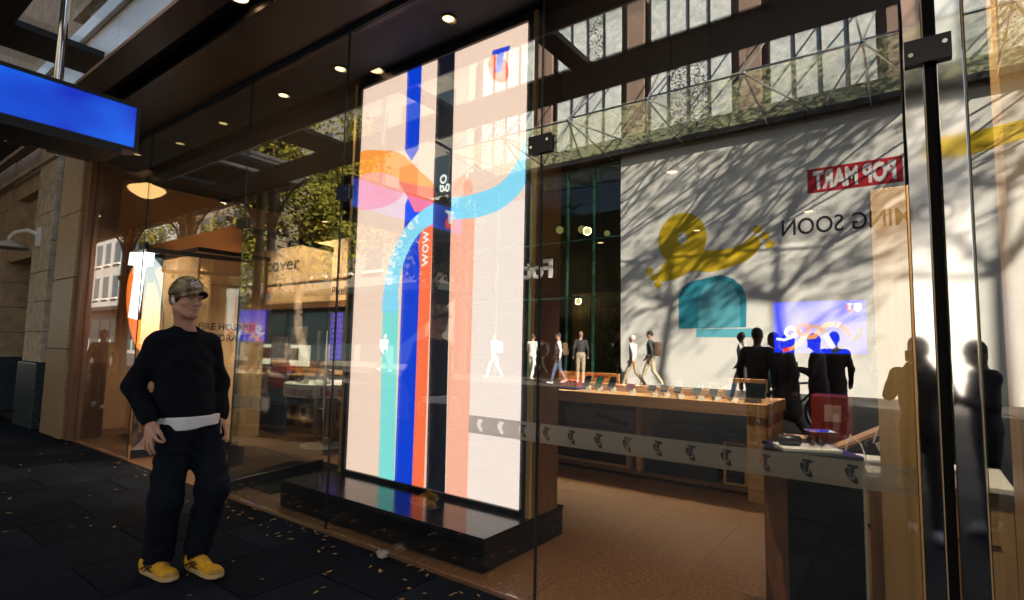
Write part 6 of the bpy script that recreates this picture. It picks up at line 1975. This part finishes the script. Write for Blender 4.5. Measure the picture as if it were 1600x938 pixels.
# sneakers
def shoe(heel, toe, lift=0.0, cap_side=1):
    hv, tv = w3(*heel), w3(*toe)
    u = tv - hv
    L = np.linalg.norm(u)
    u = u / L
    l = np.cross(UPZ, u)
    pt = lambda a, b_, c: hv + u * a + l * b_ + UPZ * (c + lift * max(0, 1 - a / (0.6 * L)))
    ax = np.array([u, l, UPZ])
    K = [ell(pt(0.055, 0, 0.045), (0.052, 0.036, 0.055), 0, 0.03, ax), cap_(pt(0.06, 0, 0.055), pt(0.17, 0.0, 0.050), 0.036, 0.036, 0, 0.03), ell(pt(L - 0.085, 0.003, 0.036), (0.085, 0.047, 0.036), 0, 0.03, ax),
         cap_(pt(0.10, 0, 0.10), pt(0.20, 0, 0.062), 0.026, 0.026, 0, 0.03), cap_(pt(0.05, 0, 0.07), pt(0.10, 0, 0.09), 0.034, 0.032, 0, 0.03)]
    V, Q, G = sdf_mesh(K, 0.0045, [lambda P: 0.016 - P[..., 2]])
    cs = ((V[Q].mean(1) - hv) @ u)
    zz = V[Q].mean(1)[:, 2]
    g_ = ((cs > L - 0.055) & (zz < 0.060)).astype(int)
    o = body_obj('sneaker', V, Q, [yel, yel2], g_, man)
    # sole
    out = []
    for k in range(28):
        a = 2 * math.pi * k / 28
        ca_, sa_ = math.cos(a), math.sin(a)
        x_ = L / 2 + (L / 2 + 0.004) * ca_
        wdt = 0.041 + 0.010 * max(0, math.sin((x_ / L - 0.35) * 2.4)) - 0.006 * math.exp(-((x_ / L - 0.42) / 0.15) ** 2)
        out.append((x_, wdt * np.sign(sa_) * abs(sa_) ** 0.6))
    sb = MB()
    n_ = len(out)
    vs = []
    for zt, gr_ in ((0.003, 0.96), (0.012, 1.0), (0.026, 1.0), (0.028, 0.94)):
        for (a, b_) in out:
            p = pt(L / 2 + (a - L / 2) * gr_, b_ * gr_, zt + 0.012 * max(0, (a / L - 0.82)) * 4)
            vs.append(p)
    fs = [tuple(range(n_ - 1, -1, -1)), tuple(range(3 * n_, 4 * n_))]
    for r_ in range(3):
        fs += [(r_ * n_ + i, r_ * n_ + (i + 1) % n_, (r_ + 1) * n_ + (i + 1) % n_, (r_ + 1) * n_ + i) for i in range(n_)]
    sb.add(vs, fs)
    part('sole', sb, solem, o, True, smooth='auto')

    def surf(a, c, sd):
        lo_, hi_ = 0.0, 0.12
        base = pt(a, 0, c)
        for _ in range(20):
            mid = (lo_ + hi_) / 2
            if field(K, (base + l * sd * mid)[None])[0][0] < 0:
                lo_ = mid
            else:
                hi_ = mid
        return base + l * sd * (lo_ + 0.0018)
    for sd in (-1, 1):
        st = MB()
        for line in (((0.075, 0.088), (0.105, 0.060), (0.135, 0.024)), ((0.105, 0.092), (0.130, 0.062), (0.160, 0.026)), ((0.060, 0.036), (0.100, 0.058), (0.150, 0.078)), ((0.085, 0.026), (0.120, 0.050), (0.170, 0.072))):
            pts = []
            for (p, q), (p2, q2) in zip(line[:-1], line[1:]):
                for f in np.linspace(0, 1, 5, endpoint=False):
                    pts.append((p + (p2 - p) * f, q + (q2 - q) * f))
            pts.append(line[-1])
            W2 = [surf(a, c, sd) for a, c in pts]
            vs2, fs2 = [], []
            for i, q in enumerate(W2):
                t = W2[min(i + 1, len(W2) - 1)] - W2[max(0, i - 1)]
                t = t / np.linalg.norm(t)
                nn_ = np.cross(t, l * sd)
                nn_ = nn_ / (np.linalg.norm(nn_) + 1e-9) * 0.0048
                vs2 += [q + nn_ + l * sd * 0.0005, q - nn_ + l * sd * 0.0005]
            fs2 = [(2 * i, 2 * i + 1, 2 * i + 3, 2 * i + 2) for i in range(len(W2) - 1)]
            st.add(vs2, fs2)
        part('side_stripes', st, M['ink'], o, True)

    def topz(a, b_):
        lo_, hi_ = 0.03, 0.18
        for _ in range(20):
            mid = (lo_ + hi_) / 2
            if field(K, (hv + u * a + l * b_ + UPZ * mid)[None])[0][0] < 0:
                lo_ = mid
            else:
                hi_ = mid
        return hv + u * a + l * b_ + UPZ * (lo_ + 0.002)
    for k in range(5):
        a = 0.135 + k * 0.019
        part('lace', MB().tube([topz(a, -0.022), topz(a + 0.004, -0.01), topz(a + 0.002, 0.0), topz(a + 0.008, 0.012), topz(a + 0.006, 0.022)], 0.003, 6), yel2 if k % 2 else yel, o, True, smooth=True)
    part('tongue', MB().prism([(-0.022, 0.0), (0.022, 0.0), (0.026, 0.06), (0.012, 0.078), (-0.012, 0.078), (-0.026, 0.06)], pt(0.135, 0, 0.078), l, (UPZ * 0.80 - u * 0.25), u, 0.006), yel, o, True, bevel=0.002)
    return o


shoe((-0.245, -0.285, 0), (-0.055, 0.010, 0))
sh2 = shoe((0.000, -0.225, 0), (0.185, 0.085, 0))
part('sock', MB().tube([AL + UPZ * 0.005 + w3(0.01, 0.02, 0), AL + UPZ * 0.07], 0.046, 12), tee, man, True, smooth=True)

# ------------------------------------------------------------------ leaves and litter on the pavement
lf = MB()
lf.add([(-0.03, 0, 0), (-0.012, -0.011, 0.004), (0.012, -0.012, 0.003), (0.032, 0.0, 0.008), (0.010, 0.012, 0.005), (-0.014, 0.010, 0.003)], [(0, 1, 2, 3, 4, 5)])
lf.add([(0.032, 0, 0.008), (0.045, 0.002, 0.004), (0.032, 0.002, 0.008)], [(0, 1, 2)])
leaf_me = lf.build('dry_leaf', M['dryleaf'])
leaf_data = leaf_me.data
bpy.data.objects.remove(leaf_me)
rl = random.Random(21)
spots = []
for _ in range(34):
    x = rl.uniform(-5.6, -3.9)
    spots.append((x, GY - 0.06 - abs(rl.gauss(0, 0.16)), rl.uniform(0.6, 1.1)))
for _ in range(26):
    x = rl.uniform(-3.9, -1.9)
    spots.append((x, GY - 0.05 - abs(rl.gauss(0, 0.2)), rl.uniform(0.6, 1.1)))
for _ in range(42):
    spots.append((rl.uniform(-8.5, -1.6), rl.uniform(0.7, 2.5), rl.uniform(0.5, 1.0)))
for _ in range(10):
    spots.append((rl.uniform(-9.5, -6.0), GY - 0.05 - abs(rl.gauss(0, 0.3)), rl.uniform(0.6, 1.1)))
for (x, y, s) in spots:
    o = bpy.data.objects.new('dry_leaf', leaf_data)
    COL.objects.link(o)
    o.location = (x, y, 0.0035)
    o.rotation_euler = (rl.uniform(-0.12, 0.12), rl.uniform(-0.12, 0.12), rl.uniform(0, 6.28))
    o.scale = (s * 0.8, s * 0.8 * rl.uniform(0.7, 1.3), s)
    tag(o, 'small dry yellow leaf lying on the dark pavement', 'leaf', 'fallen leaves on the pavement')
for i, (x, y, r) in enumerate(((-2.98, 2.60, 0.048), (-5.45, 2.62, 0.03))):
    V, Q, G = sdf_mesh([ell((0, 0, r * 0.5), (r, r * 0.7, r * 0.5), 0, 0.02)], r / 9, None, lambda p: r * 0.16 * np.sin(p[:, 0] * 3.1 / r * 2 + 2 * np.sin(p[:, 1] * 5 / r)) * np.sin(p[:, 2] * 4.3 / r + p[:, 1] * 3 / r))
    me_ = body_obj('crumpled_wrapper', V, Q, [mat('wrapper_%d' % i, (0.36, 0.31, 0.26), 0.3, var=0.5, scale=30)])
    me_.location = (x, y, 0.002)
    me_.data.polygons.foreach_set('use_smooth', [False] * len(me_.data.polygons))
    tag(me_, ['crumpled clear plastic wrapper on the pavement below the screen', 'small white scrap of paper on the pavement by the plinth end'][i], 'litter')
